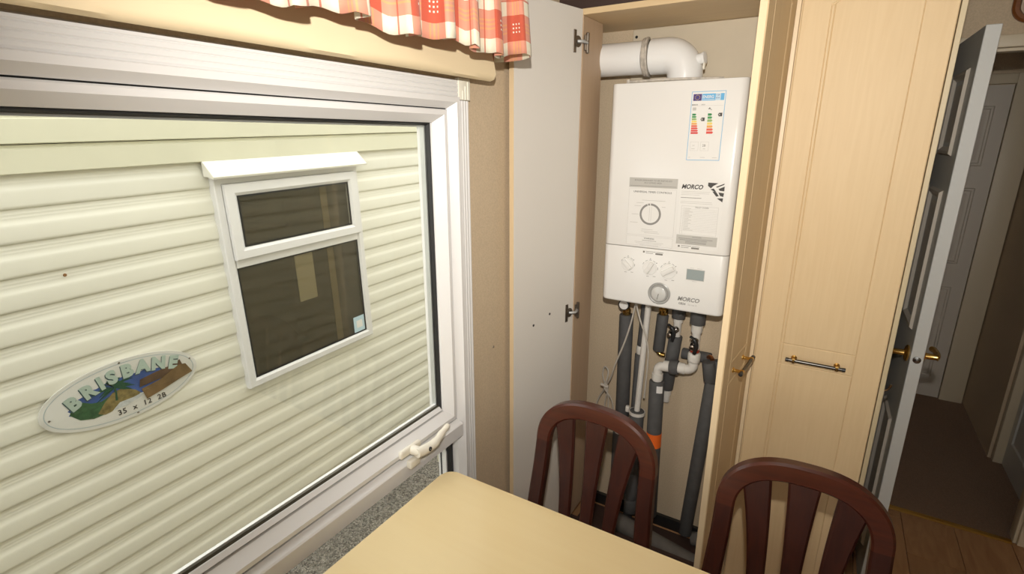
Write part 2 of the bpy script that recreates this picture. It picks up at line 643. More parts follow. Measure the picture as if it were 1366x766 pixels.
# closed white doors of the hallway
d2 = tag(boxo('door_2', 0.23, 0.745, 3.895, 3.919, 0.008, 1.845, M_doorface), 'white panelled door at the end of the hallway', kind='structure')
for u0, u1 in ((0.29, 0.46), (0.515, 0.685)):
    for v0, v1 in ((0.14, 0.72), (0.86, 1.30), (1.42, 1.74)):
        bm = B()
        panel_face(bm, u0, u1, v0, v1, lambda u, v, d: (u, 3.8945 - d, v))
        obj('panel', bm, M_doorface, d2)
bm = B()
box(bm, 0.749, 0.862, 3.885, 3.92, 0, 1.90, 0.003)
box(bm, 0.205, 0.749, 3.885, 3.92, 1.85, 1.90, 0.003)
tag(obj('trim_1', bm, M_archi, None, 35), kind='structure')
d3 = tag(boxo('door_3', 0.915, 0.94, 2.60, 3.195, 0.008, 1.86, M_doorw), 'white panelled door in the side wall of the hallway', kind='structure')
for u0, u1 in ((2.66, 2.87), (2.93, 3.14)):
    for v0, v1 in ((0.14, 0.72), (0.86, 1.30), (1.42, 1.74)):
        bm = B()
        panel_face(bm, u0, u1, v0, v1, lambda u, v, d: (0.9145 - d, u, v))
        obj('panel', bm, M_doorw, d3)
bm = B()
box(bm, 0.88, 0.95, 3.197, 3.238, 0.005, 1.90, 0.003)
tag(obj('trim_2', bm, M_archi, None, 35), kind='structure')
# doorway lining, architrave and threshold
bm = B()
box(bm, DX1 - 0.012, DX1 - 0.001, YD - 0.005, YD + 0.05, 0.004, DZ, 0.002)
box(bm, DX1 + 0.0, DX1 + 0.045, YD - 0.016, YD - 0.001, 0.002, DZ + 0.04, 0.004)
box(bm, DX0 + 0.001, DX1 - 0.012, YD - 0.005, YD + 0.05, DZ - 0.012, DZ - 0.001, 0.002)
box(bm, DX0 - 0.04, DX1, YD - 0.016, YD - 0.001, DZ, DZ + 0.04, 0.004)
tag(obj('trim_3', bm, M_archi, None, 35), kind='structure')
bm = B()
prism(bm, [(YD - 0.014, 0.001), (YD - 0.006, 0.006), (YD + 0.006, 0.008), (YD + 0.016, 0.005)], 'x', DX0 + 0.002, DX1 - 0.013)
tag(obj('threshold_strip', bm, M_brass), 'narrow brass strip between the wooden floor and hallway carpet', 'threshold')

# ------------------------------------------------------------------ hallway door standing open (door_1)
HX, HY = 0.272, YD - 0.012
hd = thing('door_1', 'white panelled internal door standing open, edge on, with brass levers', None, (HX, HY, 0.0), 0.0, kind='structure')
DW, DT, DH = 0.585, 0.034, 1.858
hd.rotation_euler = (0, 0, R(1.0))
boxo('leaf', 0.0, DT, -DW, 0.0, 0.008, DH, M_doorw, hd, 0.0015, 1, local=True)
for u0, u1 in ((0.07, 0.265), (0.32, 0.515)):
    for v0, v1 in ((0.14, 0.66), (0.98, 1.42), (1.52, 1.76)):
        for sd in (0, 1):
            bm = B()
            if sd == 0:
                panel_face(bm, u0, u1, v0, v1, lambda u, v, d: (-0.0005 - d, -u, v), 0.008, 0.028)
            else:
                panel_face(bm, u0, u1, v0, v1, lambda u, v, d: (DT + 0.0005 + d, -u, v), 0.008, 0.028)
            obj('panel', bm, M_doorface, hd, None, True)
for sd in (-1, 1):
    x0 = 0.0 if sd < 0 else DT
    lv = latheo('lever_handle', [(0.0, 0.0), (0.026, 0.0), (0.027, 0.004), (0.022, 0.008), (0.010, 0.011), (0.009, 0.040), (0.011, 0.044), (0.0, 0.046)],
                (x0, -DW + 0.055, 0.905), (sd, 0, 0), M_brass, hd, 28, True)
    tubeo('lever', smoothpath([(x0 + sd * 0.040, -DW + 0.055, 0.905), (x0 + sd * 0.046, -DW + 0.085, 0.904), (x0 + sd * 0.046, -DW + 0.13, 0.902), (x0 + sd * 0.043, -DW + 0.155, 0.899)], 5),
          [0.0085] * 12 + [0.0095] * 4, M_brass, lv, 14, True)
latheo('latch', [(0, 0), (0.011, 0), (0.011, 0.002), (0.005, 0.003), (0.005, 0.007), (0, 0.008)], (DT / 2, -DW, 0.905), (0, -1, 0), M_chrome, hd, 20, True)

# ------------------------------------------------------------------ window
win = thing('window_1', 'large white framed window with opening top sash, wall of next caravan outside', None, (XW, 0.3, WZ0), kind='structure')
TZ0, TZ1 = 0.749, 0.798     # transom
bm = B()
rect_frame(bm, (WY0, WY1, WZ0, WZ1), [(0, -0.90), (0, -0.807), (0.002, -0.805), (0.013, -0.805), (0.027, -0.825), (0.027, -0.90)])
obj('frame', bm, M_upvc, win)
bm = B()
prism(bm, [(-0.90, TZ0 + 0.004), (-0.825, TZ0 + 0.004), (-0.808, TZ0), (-0.805, TZ0 + 0.003), (-0.805, TZ0 + 0.040), (-0.808, TZ0 + 0.043), (-0.825, TZ1), (-0.90, TZ1)], 'y', WY0 + 0.0271, WY1 - 0.0271)
obj('transom', bm, M_upvc, win)
SR = (WY0 + 0.0295, WY1 - 0.0295, TZ1 + 0.0035, WZ1 - 0.0295)
bm = B()
rect_frame(bm, SR, [(0, -0.895), (0, -0.826), (0.003, -0.822), (0.013, -0.822), (0.031, -0.845), (0.031, -0.895)])
sash = obj('sash', bm, M_upvc, win)
bm = B()
rect_frame(bm, SR, [(-0.0024, -0.838), (-0.0024, -0.830), (-0.0001, -0.829), (-0.0001, -0.838)])
obj('seal', bm, M_rubber, win)
i = 0.0312
GR = (SR[0] + i, SR[1] - i, SR[2] + i, SR[3] - i)
bm = B()
rect_frame(bm, GR, [(0, -0.8525), (0.003, -0.8525), (0.006, -0.8595), (0.006, -0.880), (0, -0.880)])
obj('gasket', bm, M_rubber, win)
bm = B()
rect_frame(bm, (GR[0] + 0.0061, GR[1] - 0.0061, GR[2] + 0.0061, GR[3] - 0.0061), [(0, -0.8645), (0.0035, -0.8645), (0.0035, -0.878), (0, -0.878)])
obj('spacer', bm, M_alu, win)
# glazing bead along the bottom, with a black wedge gasket against the glass
bm = B()
prism(bm, [(-0.8475, GR[2] + 0.0042), (-0.8465, GR[2] + 0.0055), (-0.8545, GR[2] + 0.0135), (-0.857, GR[2] + 0.0135), (-0.857, GR[2] + 0.0042)], 'y', GR[0] + 0.0062, GR[1] - 0.0062)
obj('glazing_bead', bm, M_upvc, win)
bm = B()
prism(bm, [(-0.8572, GR[2] + 0.0062), (-0.8572, GR[2] + 0.0150), (-0.8598, GR[2] + 0.0185), (-0.8598, GR[2] + 0.0062)], 'y', GR[0] + 0.0062, GR[1] - 0.0062)
obj('wedge_gasket', bm, mat('olive_gasket', (0.055, 0.05, 0.032), 0.5), win)
bm = B()
box(bm, -0.872, -0.8645, GR[0] + 0.010, GR[1] - 0.010, GR[2] + 0.0100, GR[2] + 0.0205)
obj('spacer', bm, M_upvc, win)
boxo('glass_pane', -0.864, -0.860, GR[0] + 0.001, GR[1] - 0.001, GR[2] + 0.001, GR[3] - 0.001, M_glass, win)
# fixed light under the transom
LR = (WY0 + 0.0271, WY1 - 0.0271, WZ0 + 0.0271, TZ0 + 0.0035)
bm = B()
rect_frame(bm, LR, [(0, -0.845), (0.010, -0.845), (0.010, -0.885), (0, -0.885)])
obj('gasket', bm, M_rubber, win)
bm = B()
rect_frame(bm, (LR[0] + .0101, LR[1] - .0101, LR[2] + .0101, LR[3] - .0101), [(0, -0.8595), (0.004, -0.8595), (0.004, -0.875), (0, -0.875)])
obj('spacer', bm, M_upvc, win)
boxo('glass_pane', -0.864, -0.860, LR[0] + 0.002, LR[1] - 0.002, LR[2] + 0.002, LR[3] - 0.002, M_glass, win)
# espagnolette handle on the sash's bottom bar
hy, hz = 0.862, 0.823
hb = B()
box(hb, -0.816, -0.803, hy - 0.062, hy + 0.012, hz - 0.011, hz + 0.011, 0.006, 3)
hnd = obj('window_handle', hb, M_hvinyl, win, 40)
tubeo('spindle_boss', [(-0.803, hy - 0.022, hz), (-0.785, hy - 0.020, hz), (-0.778, hy - 0.018, hz)], [0.0125, 0.012, 0.009], M_hvinyl, hnd, 18)
tubeo('lever', smoothpath([(-0.784, hy - 0.028, hz - 0.001), (-0.779, hy + 0.005, hz - 0.003), (-0.777, hy + 0.035, hz - 0.002), (-0.784, hy + 0.07, hz + 0.004), (-0.786, hy + 0.10, hz + 0.012)], 5),
      [0.0125] * 6 + [0.0118] * 5 + [0.0098] * 5 + [0.008] * 4 + [0.006], M_hvinyl, hnd, 14)
latheo('lock_button', [(0, 0), (0.0055, 0), (0.0055, 0.003), (0.003, 0.0035), (0, 0.002)], (-0.7695, hy + 0.004, hz - 0.001), (1, 0, 0), M_black, hnd, 16)
boxo('catch', -0.806, -0.790, hy - 0.045, hy - 0.008, hz - 0.042, hz - 0.020, M_hvinyl, hnd, 0.004, 3)

# fluted trim round the window
flute = [(0, 0.010), (0.0035, 0.012), (0.008, 0.012), (0.010, 0.0102), (0.012, 0.012), (0.0185, 0.012), (0.0205, 0.0102), (0.0225, 0.012), (0.029, 0.012), (0.031, 0.0102), (0.033, 0.012), (0.037, 0.012), (0.041, 0.004), (0.041, 0.0005), (0, 0.0005)]
bm = B()
prism(bm, [(XW + d, WY1 + a) for a, d in flute], 'z', 0.30, WZ1 - 0.008)
tag(obj('trim_4', bm, M_upvc), kind='structure')
bm = B()
prism(bm, [(XW + d, WZ1 + a) for a, d in flute], 'y', -0.6, WY1 - 0.004)
tag(obj('trim_5', bm, M_upvc), kind='structure')
bm = B()
box(bm, XW + 0.0005, XW + 0.014, WY1 - 0.003, WY1 + 0.044, WZ1 - 0.007, WZ1 + 0.044, 0.002)
for k in range(3):
    a = 0.010 + 0.0105 * k
    box(bm, XW + 0.013, XW + 0.0155, WY1 + a, WY1 + a + 0.006, WZ1 - 0.006, WZ1 + a + 0.006, 0.0008, 1)
tag(obj('trim_6', bm, M_upvc2, None, 35), kind='structure')
latheo('wall_screw', [(0, 0), (0.004, 0), (0.003, 0.0015), (0, 0.002)], (XW, 1.235, 0.955), (1, 0, 0), M_steel, None, 12)
tag(bpy.data.objects['wall_screw'], 'tiny screw head in the beige wall beside the window', 'screw')

# ------------------------------------------------------------------ roller blind and gathered valance
bl = thing('roller_blind', 'cream roller blind rolled up above the window', 'blind', (-0.78, 0.4, 1.71))
bm = B()
n = 60
prof = [(-0.772, 1.86), (-0.768, 1.80), (-0.757, 1.742), (-0.752, 1.722), (-0.756, 1.710), (-0.768, 1.706), (-0.776, 1.715), (-0.777, 1.86)]
rings = []
for j in range(n + 1):
    y = -0.6 + (1.155 + 0.6) * j / n
    rings.append([bm.verts.new((px + 0.0025 * math.sin(y * 17 + pz * 40) * (1 if 1 < q < 4 else 0), y, pz)) for q, (px, pz) in enumerate(prof)])
for a, b in zip(rings, rings[1:]):
    for k in range(len(prof)):
        k2 = (k + 1) % len(prof)
        bm.faces.new((a[k], a[k2], b[k2], b[k]))
bm.faces.new(rings[0])
bm.faces.new(rings[-1])
obj('fabric', bm, M_blind, bl, 60)
tubeo('roller', [(-0.790, -0.58, 1.90), (-0.790, 1.15, 1.90)], 0.018, M_blind, bl)
tubeo('bottom_bar', [(-0.765, -0.598, 1.7125), (-0.765, 1.153, 1.7125)], 0.0035, M_edgewarm, bl)

val = thing('curtain_valance', 'gathered red and cream checked cotton valance over the window', 'curtain', (-0.75, 0.4, 1.76))
bm = B()
uvl = bm.loops.layers.uv.new('UVMap')
path = []
y = -0.6
rr = random.Random(11)
ph = 0.0
ampl = 0.02
while y < 1.135:
    per = 0.078 + 0.040 * abs(math.sin(y * 6.1 + 0.5))
    ph += 2 * PI * 0.006 / per
    a = 0.021 + 0.006 * math.sin(y * 11)
    s = math.sin(ph)
    sq = math.copysign(abs(s) ** 0.55, s)
    path.append((-0.672 + a * sq, y + 0.014 * math.cos(ph) - 0.010 * math.sin(2 * ph)))
    y += 0.006
lx, ly = path[-1]
for k in range(1, 7):
    t = k / 6 * PI / 2
    path.append((lx + (-0.655 - lx) * (k / 3) if k < 3 else -0.655 - 0.05 * (1 - math.cos(t)), 1.145 + 0.035 * math.sin(t)))
path += [(-0.73, 1.182), (-0.76, 1.18), (-0.785, 1.178), (-0.812, 1.175)]
top, bot, rows = 2.05, 1.751, 14
grid = []
acc = 0
us = []
for q, (px, py) in enumerate(path):
    if q:
        acc += math.dist(path[q - 1], path[q])
    us.append(acc)
    colv = []
    for r in range(rows + 1):
        t = r / rows
        z = bot + (top - bot) * t
        k = 1 - 0.45 * t
        z2 = z + (0.006 * math.sin(py * 23) + 0.004 * math.sin(py * 57)) * (1 - t)
        colv.append(bm.verts.new((-0.700 + (px + 0.700) * k, py + 0.012 * t * math.sin(py * 9), z2)))
    grid.append(colv)
for q in range(len(path) - 1):
    for r in range(rows):
        f = bm.faces.new((grid[q][r], grid[q + 1][r], grid[q + 1][r + 1], grid[q][r + 1]))
        for lp, (a, b) in zip(f.loops, ((q, r), (q + 1, r), (q + 1, r + 1), (q, r + 1))):
            lp[uvl].uv = (us[a], (top - bot) * b / rows)
        f.smooth = True
cl = obj('cloth', bm, M_plaid, val, 0)
sol = cl.modifiers.new('thickness', 'SOLIDIFY')
sol.thickness = 0.0015
tubeo('curtain_rail', [(-0.70, -0.6, 2.045), (-0.70, 1.16, 2.045)], 0.010, M_upvc, val)

# ------------------------------------------------------------------ boiler cupboard
YC = 1.60
cup = thing('boiler_cupboard', 'maple cupboard with two open doors around the white boiler', 'cupboard', (-0.43, 1.75, 0))
boxo('side_panel', -0.738, -0.7205, YC, 1.755, 0.10, 1.93, mat('pinkish_maple', (0.52, 0.375, 0.25), 0.5, wood=('z', 70, 0.3, (0.44, 0.30, 0.19))), cup, 0.0008, 1)
boxo('filler_strip', XW + 0.001, -0.7385, YC + 0.02, YC + 0.036, 0.10, 1.93, M_maple, cup)
boxo('top_panel', XW + 0.001, -0.157, YC - 0.001, 1.899, 1.9305, 1.9475, M_mapleX, cup, 0.0008, 1)
boxo('divider_panel', -0.1565, -0.1325, YC, 1.899, 0.0, 1.9475, M_edge, cup, 0.0008, 1)
boxo('dark_gap_filler', XW + 0.001, 0.19, YC + 0.03, YC + 0.05, 1.9485, CEIL - 0.001, M_brownrail, cup)  # dark sheet in place of the shaded gap up to the ceiling
boxo('base_board', -0.738, -0.157, YC + 0.046, 1.8675, 0.0005, 0.006, M_brownrail, cup)
boxo('plinth', -0.738, -0.157, YC + 0.03, YC + 0.045, 0.0, 0.10, M_brownrail, cup)
# cream board fixed to the back wall over the flue
bm = B()
box(bm, -0.665, -0.158, 1.892, 1.8995, 1.50, 1.929, 0.002, 1)
bp = obj('back_board', bm, mat('cream_back_board', (0.62, 0.54, 0.41), 0.6, noise=(9, 0.1)), cup)
latheo('screw', [(0, 0), (0.005, 0), (0.004, 0.002), (0, 0.002)], (-0.652, 1.892, 1.905), (0, -1, 0), M_black, bp, 12)


def slab_door(name, parent, w, z0, z1, th, m_front, pivot, ang, arch=True):
    """cupboard door in local coords: x from 0 to w from the hinge, front at y=0 (towards -y), grooves routed in the front"""
    g = 0.0016
    us = sorted(set([0, 0.002, w - 0.002, w] + [round(a + d, 5) for a in (0.062, 0.070, w - 0.062) for d in (-0.0022, 0, 0.0022)] + [w * i / 90 for i in range(91)]))
    vs = [z0, z0 + 0.002]
    for c in (z0 + 0.07, 0.947, 1.008):
        vs += [c - 0.0022, c, c + 0.0022]
    zt = z1 - 0.20
    vs += [0.6, 0.8, 1.3, zt]
    vs += [zt + (z1 - zt) * i / 70 for i in range(1, 71)]
    vs = sorted(set(round(v, 5) for v in vs))

    def near(a, b, e=0.0003):
        return abs(a - b) < e

    def depth(u, v):
        d = 0.0
        inside = 0.062 - 1e-4 <= u <= w - 0.062 + 1e-4
        za = z1 - 0.066 + 0.046 * math.sin(PI * min(max((u - 0.066) / (w - 0.132), 0), 1))
        if v <= z1 - 0.066 + 1e-4 and v >= z0 + 0.07 - 1e-4:
            for c in (0.062, 0.070, w - 0.062):
                if near(u, c):
                    d = g
        if inside:
            for c in (z0 + 0.07, 0.947, 1.008):
                if near(v, c):
                    d = g
            if abs(v - za) < 0.0022:
                d = g * 0.9
        if near(u, 0) or near(u, w) or near(v, z0) or near(v, z1):
            d = 0.0018
        return d
    bm = B()
    G = [[bm.verts.new((u, depth(u, v), v)) for v in vs] for u in us]
    for a in range(len(us) - 1):
        for b in range(len(vs) - 1):
            bm.faces.new((G[a][b], G[a + 1][b], G[a + 1][b + 1], G[a][b + 1]))
    # sides
    bk = [[bm.verts.new((u, th - 0.003, v)) for v in (z0, z1)] for u in (0, w)]
    for a, ua in ((0, 0), (len(us) - 1, 1)):
        bm.faces.new([G[a][b] for b in range(len(vs))] + [bk[ua][1], bk[ua][0]])
    for b, vb in ((0, 0), (len(vs) - 1, 1)):
        bm.faces.new([G[a][b] for a in range(len(us))] + [bk[1][vb], bk[0][vb]])
    o = obj(name, bm, m_front, parent, None, True)
    if parent is not None:
        o.matrix_parent_inverse = Matrix.Translation(parent.location).inverted()
    o.location = pivot
    o.rotation_euler = (0, 0, ang)
    boxo('inner_face', 0.0004, w - 0.0004, th - 0.003, th, z0 + 0.0004, z1 - 0.0004, M_white, o, local=True)
    return o


def bar_handle(door, cx, cz, half=0.068, span=0.052):
    h = tubeo('handle', [(cx - half, -0.024, cz), (cx + half, -0.024, cz)], 0.0048, M_nickel, door, 14, True)
    for s in (-1, 1):
        latheo('post', [(0.0, 0), (0.0075, 0), (0.0075, 0.002), (0.0045, 0.004), (0.0045, 0.018), (0.0062, 0.020), (0.0062, 0.028), (0, 0.029)], (cx + s * span, 0, cz), (0, -1, 0), M_brass, h, 16, True)
        latheo('end_cap', [(0, 0), (0.0056, 0), (0.0056, 0.008), (0, 0.009)], (cx + s * (half - 0.004), -0.024, cz), (s, 0, 0), M_black, h, 14, True)
    return h


LDW = 0.30
# left door: hinge on the left side panel, swung 103 degrees; local +x runs from hinge to the free edge
ang_l = R(-90 - 13)
# for the left door the veneered front faces the window wall, white inner face looks into the room
ld = slab_door('door', cup, LDW, 0.17, 1.945, 0.0175, M_maple, (-0.7215, YC - 0.004, 0), ang_l)
ld.location = Vector((-0.7215, YC - 0.004, 0)) + Matrix.Rotation(ang_l, 3, 'Z') @ Vector((0, -0.0175, 0))
ld['label'] = 'cupboard door open flat beside window wall, white inside'
boxo('edge_band', LDW, LDW + 0.0012, 0.0005, 0.0172, 0.17, 1.945, M_edge, ld, local=True)
for hzz in (1.853, 0.985):
    hg = boxo('hinge', 0.030, 0.044, 0.0175, 0.020, hzz - 0.032, hzz + 0.032, M_steel, ld, 0.0008, 1, local=True)
    latheo('hinge_cup', [(0, 0), (0.016, 0), (0.0165, 0.003), (0.010, 0.003), (0, 0.001)], (0.024, 0.0178, hzz), (0, 1, 0), M_steel, hg, 20, True)
    tubeo('hinge_arm', smoothpath([(0.026, 0.020, hzz), (0.012, 0.032, hzz), (-0.002, 0.030, hzz), (-0.016, 0.024, hzz)], 4), 0.005, M_alu, hg, 10, True)
    boxo('hinge_plate', -0.030, -0.008, 0.0185, 0.0235, hzz - 0.022, hzz + 0.022, M_steel, hg, 0.001, 1, local=True)
    boxo('hinge_wing', -0.024, -0.014, 0.0195, 0.0285, hzz - 0.030, hzz + 0.030, M_steel, hg, 0.002, 1, local=True)
for uu, vv in ((0.128, 1.005), (0.208, 0.985)):
    latheo('screw_hole', [(0, 0.0004), (0.004, 0.0004), (0.0045, 0.0008), (0.003, 0.001), (0, 0.0006)], (uu, 0.0174, vv), (0, 1, 0), M_black, ld, 12, True)

# right door: hinge on the divider, swung about 85 degrees, veneered front with a bar handle looks right
RDW = 0.297
ang_r = R(180 + 90 - 5.1)
rd = slab_door('door', cup, RDW, 0.17, 1.945, 0.0175, M_maple, (-0.142, YC - 0.006, 0), ang_r)
rd.location = Vector((-0.1415, YC - 0.008, 0))
# local front is -y; with this turn -y local points to +x world?
v = Matrix.Rotation(ang_r, 3, 'Z') @ Vector((0, -1, 0))
if v.x < 0:
    rd.scale = (1, -1, 1)
rd['label'] = 'maple cupboard door standing open edge on with bar handle'
boxo('edge_band', RDW, RDW + 0.0012, 0.0022, 0.0172, 0.17, 1.945, M_edge, rd, local=True)
bar_handle(rd, RDW * 0.5, 0.976)

# ------------------------------------------------------------------ tall cabinet
cab = thing('tall_cabinet', 'tall maple cabinet with closed door between boiler cupboard and hallway door', 'cabinet', (0.03, 1.85, 0))
boxo('side_panel', 0.1815, 0.1925, YC - 0.019, 2.12, 0.0, 1.9475, mat('olive_edge', (0.52, 0.43, 0.27), 0.45), cab, 0.0008, 1)
boxo('back_panel', -0.132, 0.181, 2.10, 2.12, 0.0, 1.9475, M_maple, cab)
boxo('top_panel', -0.132, 0.181, YC, 2.099, 1.930, 1.9475, M_mapleX, cab)
boxo('plinth', -0.132, 0.181, YC + 0.03, YC + 0.045, 0.0, 0.10, M_brownrail, cab)
boxo('inner_side', -0.1315, -0.120, YC, 2.099, 0.1, 1.929, M_maple, cab)
cd = slab_door('door', cab, 0.307, 0.105, 1.945, 0.0175, M_maple, (-0.1275, YC - 0.0185, 0), 0.0)
bar_handle(cd, 0.1535, 0.971)
hk = boxo('coat_hook', 0.1926, 0.1942, 1.715, 1.725, 0.868, 0.892, M_hook, cab, 0.0006, 1)
tubeo('prong', smoothpath([(0.1942, 1.72, 0.874), (0.206, 1.718, 0.870), (0.217, 1.717, 0.877), (0.222, 1.716, 0.893)], 5), [0.0028] * 12 + [0.0034] * 4, M_hook, hk, 10)

# rounded wooden frame on the wall above the doorway
def round_rect(x0, x1, z0, z1, r, n=8):
    pts = []
    for cx, cz, a0 in ((x1 - r, z1 - r, 0), (x0 + r, z1 - r, 90), (x0 + r, z0 + r, 180), (x1 - r, z0 + r, 270)):
        for k in range(n + 1):
            a = R(a0 + 90 * k / n)
            pts.append((cx + r * math.cos(a), cz + r * math.sin(a)))
    return pts


pf = thing('wall_frame', 'brown wooden frame with rounded corners on wall over doorway', 'frame', (0.55, YD, 2.0))
bm = B()
prof = [(0.0, 0.001), (0.0, 0.012), (0.006, 0.018), (0.016, 0.018), (0.022, 0.010), (0.022, 0.001)]
rings = []
for ins, d in prof:
    rings.append([bm.verts.new((x, YD - d, z)) for x, z in round_rect(0.425 + ins, 0.70 - ins, 1.94 + ins, 2.07 - ins, 0.055 - ins)])
for a, b in zip(rings, rings[1:]):
    for k in range(len(a)):
        bm.faces.new((a[k], a[(k + 1) % len(a)], b[(k + 1) % len(a)], b[k]))
obj('moulding', bm, mat('brown_varnished_frame', (0.22, 0.075, 0.02), 0.3, wood=('x', 60, 0.5, (0.12, 0.04, 0.012))), pf, 40)
bm = B()
prism(bm, round_rect(0.444, 0.681, 1.959, 2.051, 0.036), 'y', YD - 0.008, YD - 0.001)
obj('inset', bm, mat('pale_inset', (0.52, 0.40, 0.30), 0.5), pf)

# ------------------------------------------------------------------ boiler
BX0, BX1, BZ0, BZ1, BZS, BY = -0.652, -0.244, 1.0205, 1.737, 1.2195, 1.68
boi = thing('boiler', 'white wall hung combi boiler with dials and stickers', 'boiler', (-0.448, 1.79, 1.02))


def casing(name, z0, z1, rb, rt, mt):
    bm = B()
    vs = box(bm, BX0, BX1, BY, 1.895, z0, z1)
    bm.edges.ensure_lookup_table()

    def sel(f):
        return [e for e in bm.edges if all(f(v.co) for v in e.verts)]
    fr = [e for e in sel(lambda c: abs(c.y - BY) < 1e-5) if abs(e.verts[0].co.z - e.verts[1].co.z) > 0.05]
    bmesh.ops.bevel(bm, geom=fr, offset=0.022, segments=6, affect='EDGES', profile=0.5)
    if rb:
        e = [e for e in bm.edges if all(abs(v.co.z - z0) < 1e-5 for v in e.verts) and len(e.link_faces) == 2]
        e = [x for x in e if any(abs(f.normal.z) < 0.5 for f in x.link_faces) and min(v.co.y for v in x.verts) < 1.88]
        bmesh.ops.bevel(bm, geom=e, offset=rb, segments=4, affect='EDGES', profile=0.5)
    if rt:
        e = [e for e in bm.edges if all(abs(v.co.z - z1) < 1e-5 for v in e.verts) and min(v.co.y for v in e.verts) < 1.88]
        bmesh.ops.bevel(bm, geom=e, offset=rt, segments=2, affect='EDGES', profile=0.5)
    return obj(name, bm, mt, boi, 40)


casing('casing', BZS + 0.0012, BZ1, 0.0012, 0.004, M_boiler)
cp = casing('control_panel', BZ0, BZS - 0.0012, 0.008, 0.0012, M_boiler)
boxo('top_cap_seam', BX0 - 0.0006, BX0 + 0.015, BY + 0.02, 1.89, 1.7125, 1.7135, M_grey, boi)
YF = BY - 0.0004


def plate(bm, x0, x1, z0, z1, d=0.0004, y=None):
    y = BY if y is None else y
    box(bm, x0, x1, y - d, y + 0.0, z0, z1)


def plateo(name, x0, x1, z0, z1, m, parent, d=0.0004):
    bm = B()
    plate(bm, x0, x1, z0, z1, d)
    return obj(name, bm, m, parent)


def outline(bm, x0, x1, z0, z1, t, d):
    plate(bm, x0, x1, z0, z0 + t, d)
    plate(bm, x0, x1, z1 - t, z1, d)
    plate(bm, x0, x0 + t, z0 + t, z1 - t, d)
    plate(bm, x1 - t, x1, z0 + t, z1 - t, d)


def txt(s, size, m, x, z, parent, d=0.0009, **kw):
    return text('print', s, size, m, (x, BY - d + 0.0002, z), parent=parent, depth=0.0002, **kw)


# energy label
ex0, ex1, ez0, ez1 = -0.398, -0.302, 1.506, 1.703
el = plateo('energy_label', ex0, ex1, ez0, ez1, M_paperw, boi)
bm = B()
outline(bm, ex0, ex1, ez0, ez1, 0.0014, 0.0006)
obj('border', bm, M_blueL, el)
plateo('flag', ex0 + 0.005, ex0 + 0.029, ez1 - 0.026, ez1 - 0.007, M_flag, el, 0.0007)
bm = B()
for k in range(12):
    a = 2 * PI * k / 12
    cx, cz = ex0 + 0.017 + 0.0065 * math.cos(a), ez1 - 0.0165 + 0.0065 * math.sin(a)
    plate(bm, cx - 0.0007, cx + 0.0007, cz - 0.0007, cz + 0.0007, 0.0010)
tag(obj('flag_stars', bm, mat('label_star_yellow', (0.8, 0.6, 0.05), 0.5), el), kind='stuff')
plateo('header', ex0 + 0.030, ex0 + 0.068, ez1 - 0.026, ez1 - 0.007, M_blueL, el, 0.0007)
plateo('header_pale', ex0 + 0.0685, ex0 + 0.0815, ez1 - 0.026, ez1 - 0.007, M_blueP, el, 0.0006)
plateo('header_end', ex0 + 0.082, ex1 - 0.004, ez1 - 0.026, ez1 - 0.007, M_blueL, el, 0.0007)
txt('ENERG', 0.0115, M_paperw, ex0 + 0.0315, ez1 - 0.0195, el, 0.0010, bold=0.0002, sx=0.9)
txt('Y IJA', 0.0050, M_flag, ex0 + 0.0693, ez1 - 0.013, el, 0.0010)
txt('IE IA', 0.0050, M_flag, ex0 + 0.0693, ez1 - 0.021, el, 0.0010)
bm = B()
plate(bm, ex0 + 0.031, ex0 + 0.066, ez1 - 0.0235, ez1 - 0.0225, 0.0010)
obj('subtitle', bm, M_paperw, el)
txt('MORCO', 0.0045, M_inkd, ex0 + 0.003, ez1 - 0.0385, el, 0.0008, bold=0.0001)
txt('GB24', 0.0045, M_ink, ex0 + 0.030, ez1 - 0.0385, el, 0.0008)
bm = B()
plate(bm, ex0 + 0.002, ex1 - 0.004, ez1 - 0.0405, ez1 - 0.0400, 0.0006)
outline(bm, ex0 + 0.008, ex0 + 0.032, ez0 + 0.028, ez0 + 0.054, 0.0006, 0.0006)
outline(bm, ex0 + 0.038, ex0 + 0.062, ez0 + 0.028, ez0 + 0.054, 0.0006, 0.0006)
for a, b in ((0.006, 0.011), (0.040, 0.054), (0.075, 0.088)):
    plate(bm, ex0 + a, ex0 + b, ez0 + 0.008, ez0 + 0.0092, 0.0006)
plate(bm, ex0 + 0.012, ex0 + 0.022, ez0 + 0.033, ez0 + 0.0345, 0.0007)
plate(bm, ex0 + 0.046, ex0 + 0.053, ez0 + 0.033, ez0 + 0.0345, 0.0007)
tag(obj('boxes', bm, M_inkl, el), kind='stuff')
txt('28', 0.010, M_ink, ex0 + 0.043, ez0 + 0.040, el, 0.0008)
txt('24', 0.007, M_inkl, ex0 + 0.014, ez0 + 0.041, el, 0.0008)
bm = B()
plate(bm, ex0 + 0.006, ex0 + 0.016, ez1 - 0.053, ez1 - 0.0445, 0.0007)
obj('radiator_symbol', bm, M_inkl, el)
bm = B()
plate(bm, ex0 + 0.051, ex0 + 0.058, ez1 - 0.050, ez1 - 0.048, 0.0007)
plate(bm, ex0 + 0.0535, ex0 + 0.0555, ez1 - 0.048, ez1 - 0.0455, 0.0007)
plate(bm, ex0 + 0.0575, ex0 + 0.061, ez1 - 0.0525, ez1 - 0.0512, 0.0007)
obj('tap_symbol', bm, M_inkd, el)
arrow_cols = [(0.02, 0.22, 0.06), (0.06, 0.30, 0.08), (0.28, 0.42, 0.14), (0.80, 0.62, 0.14), (0.75, 0.36, 0.08), (0.72, 0.12, 0.06), (0.68, 0.07, 0.05), (0.66, 0.05, 0.04), (0.62, 0.035, 0.035)]
AM = [mat('label_arrow_%d' % k, c, 0.5) for k, c in enumerate(arrow_cols)]
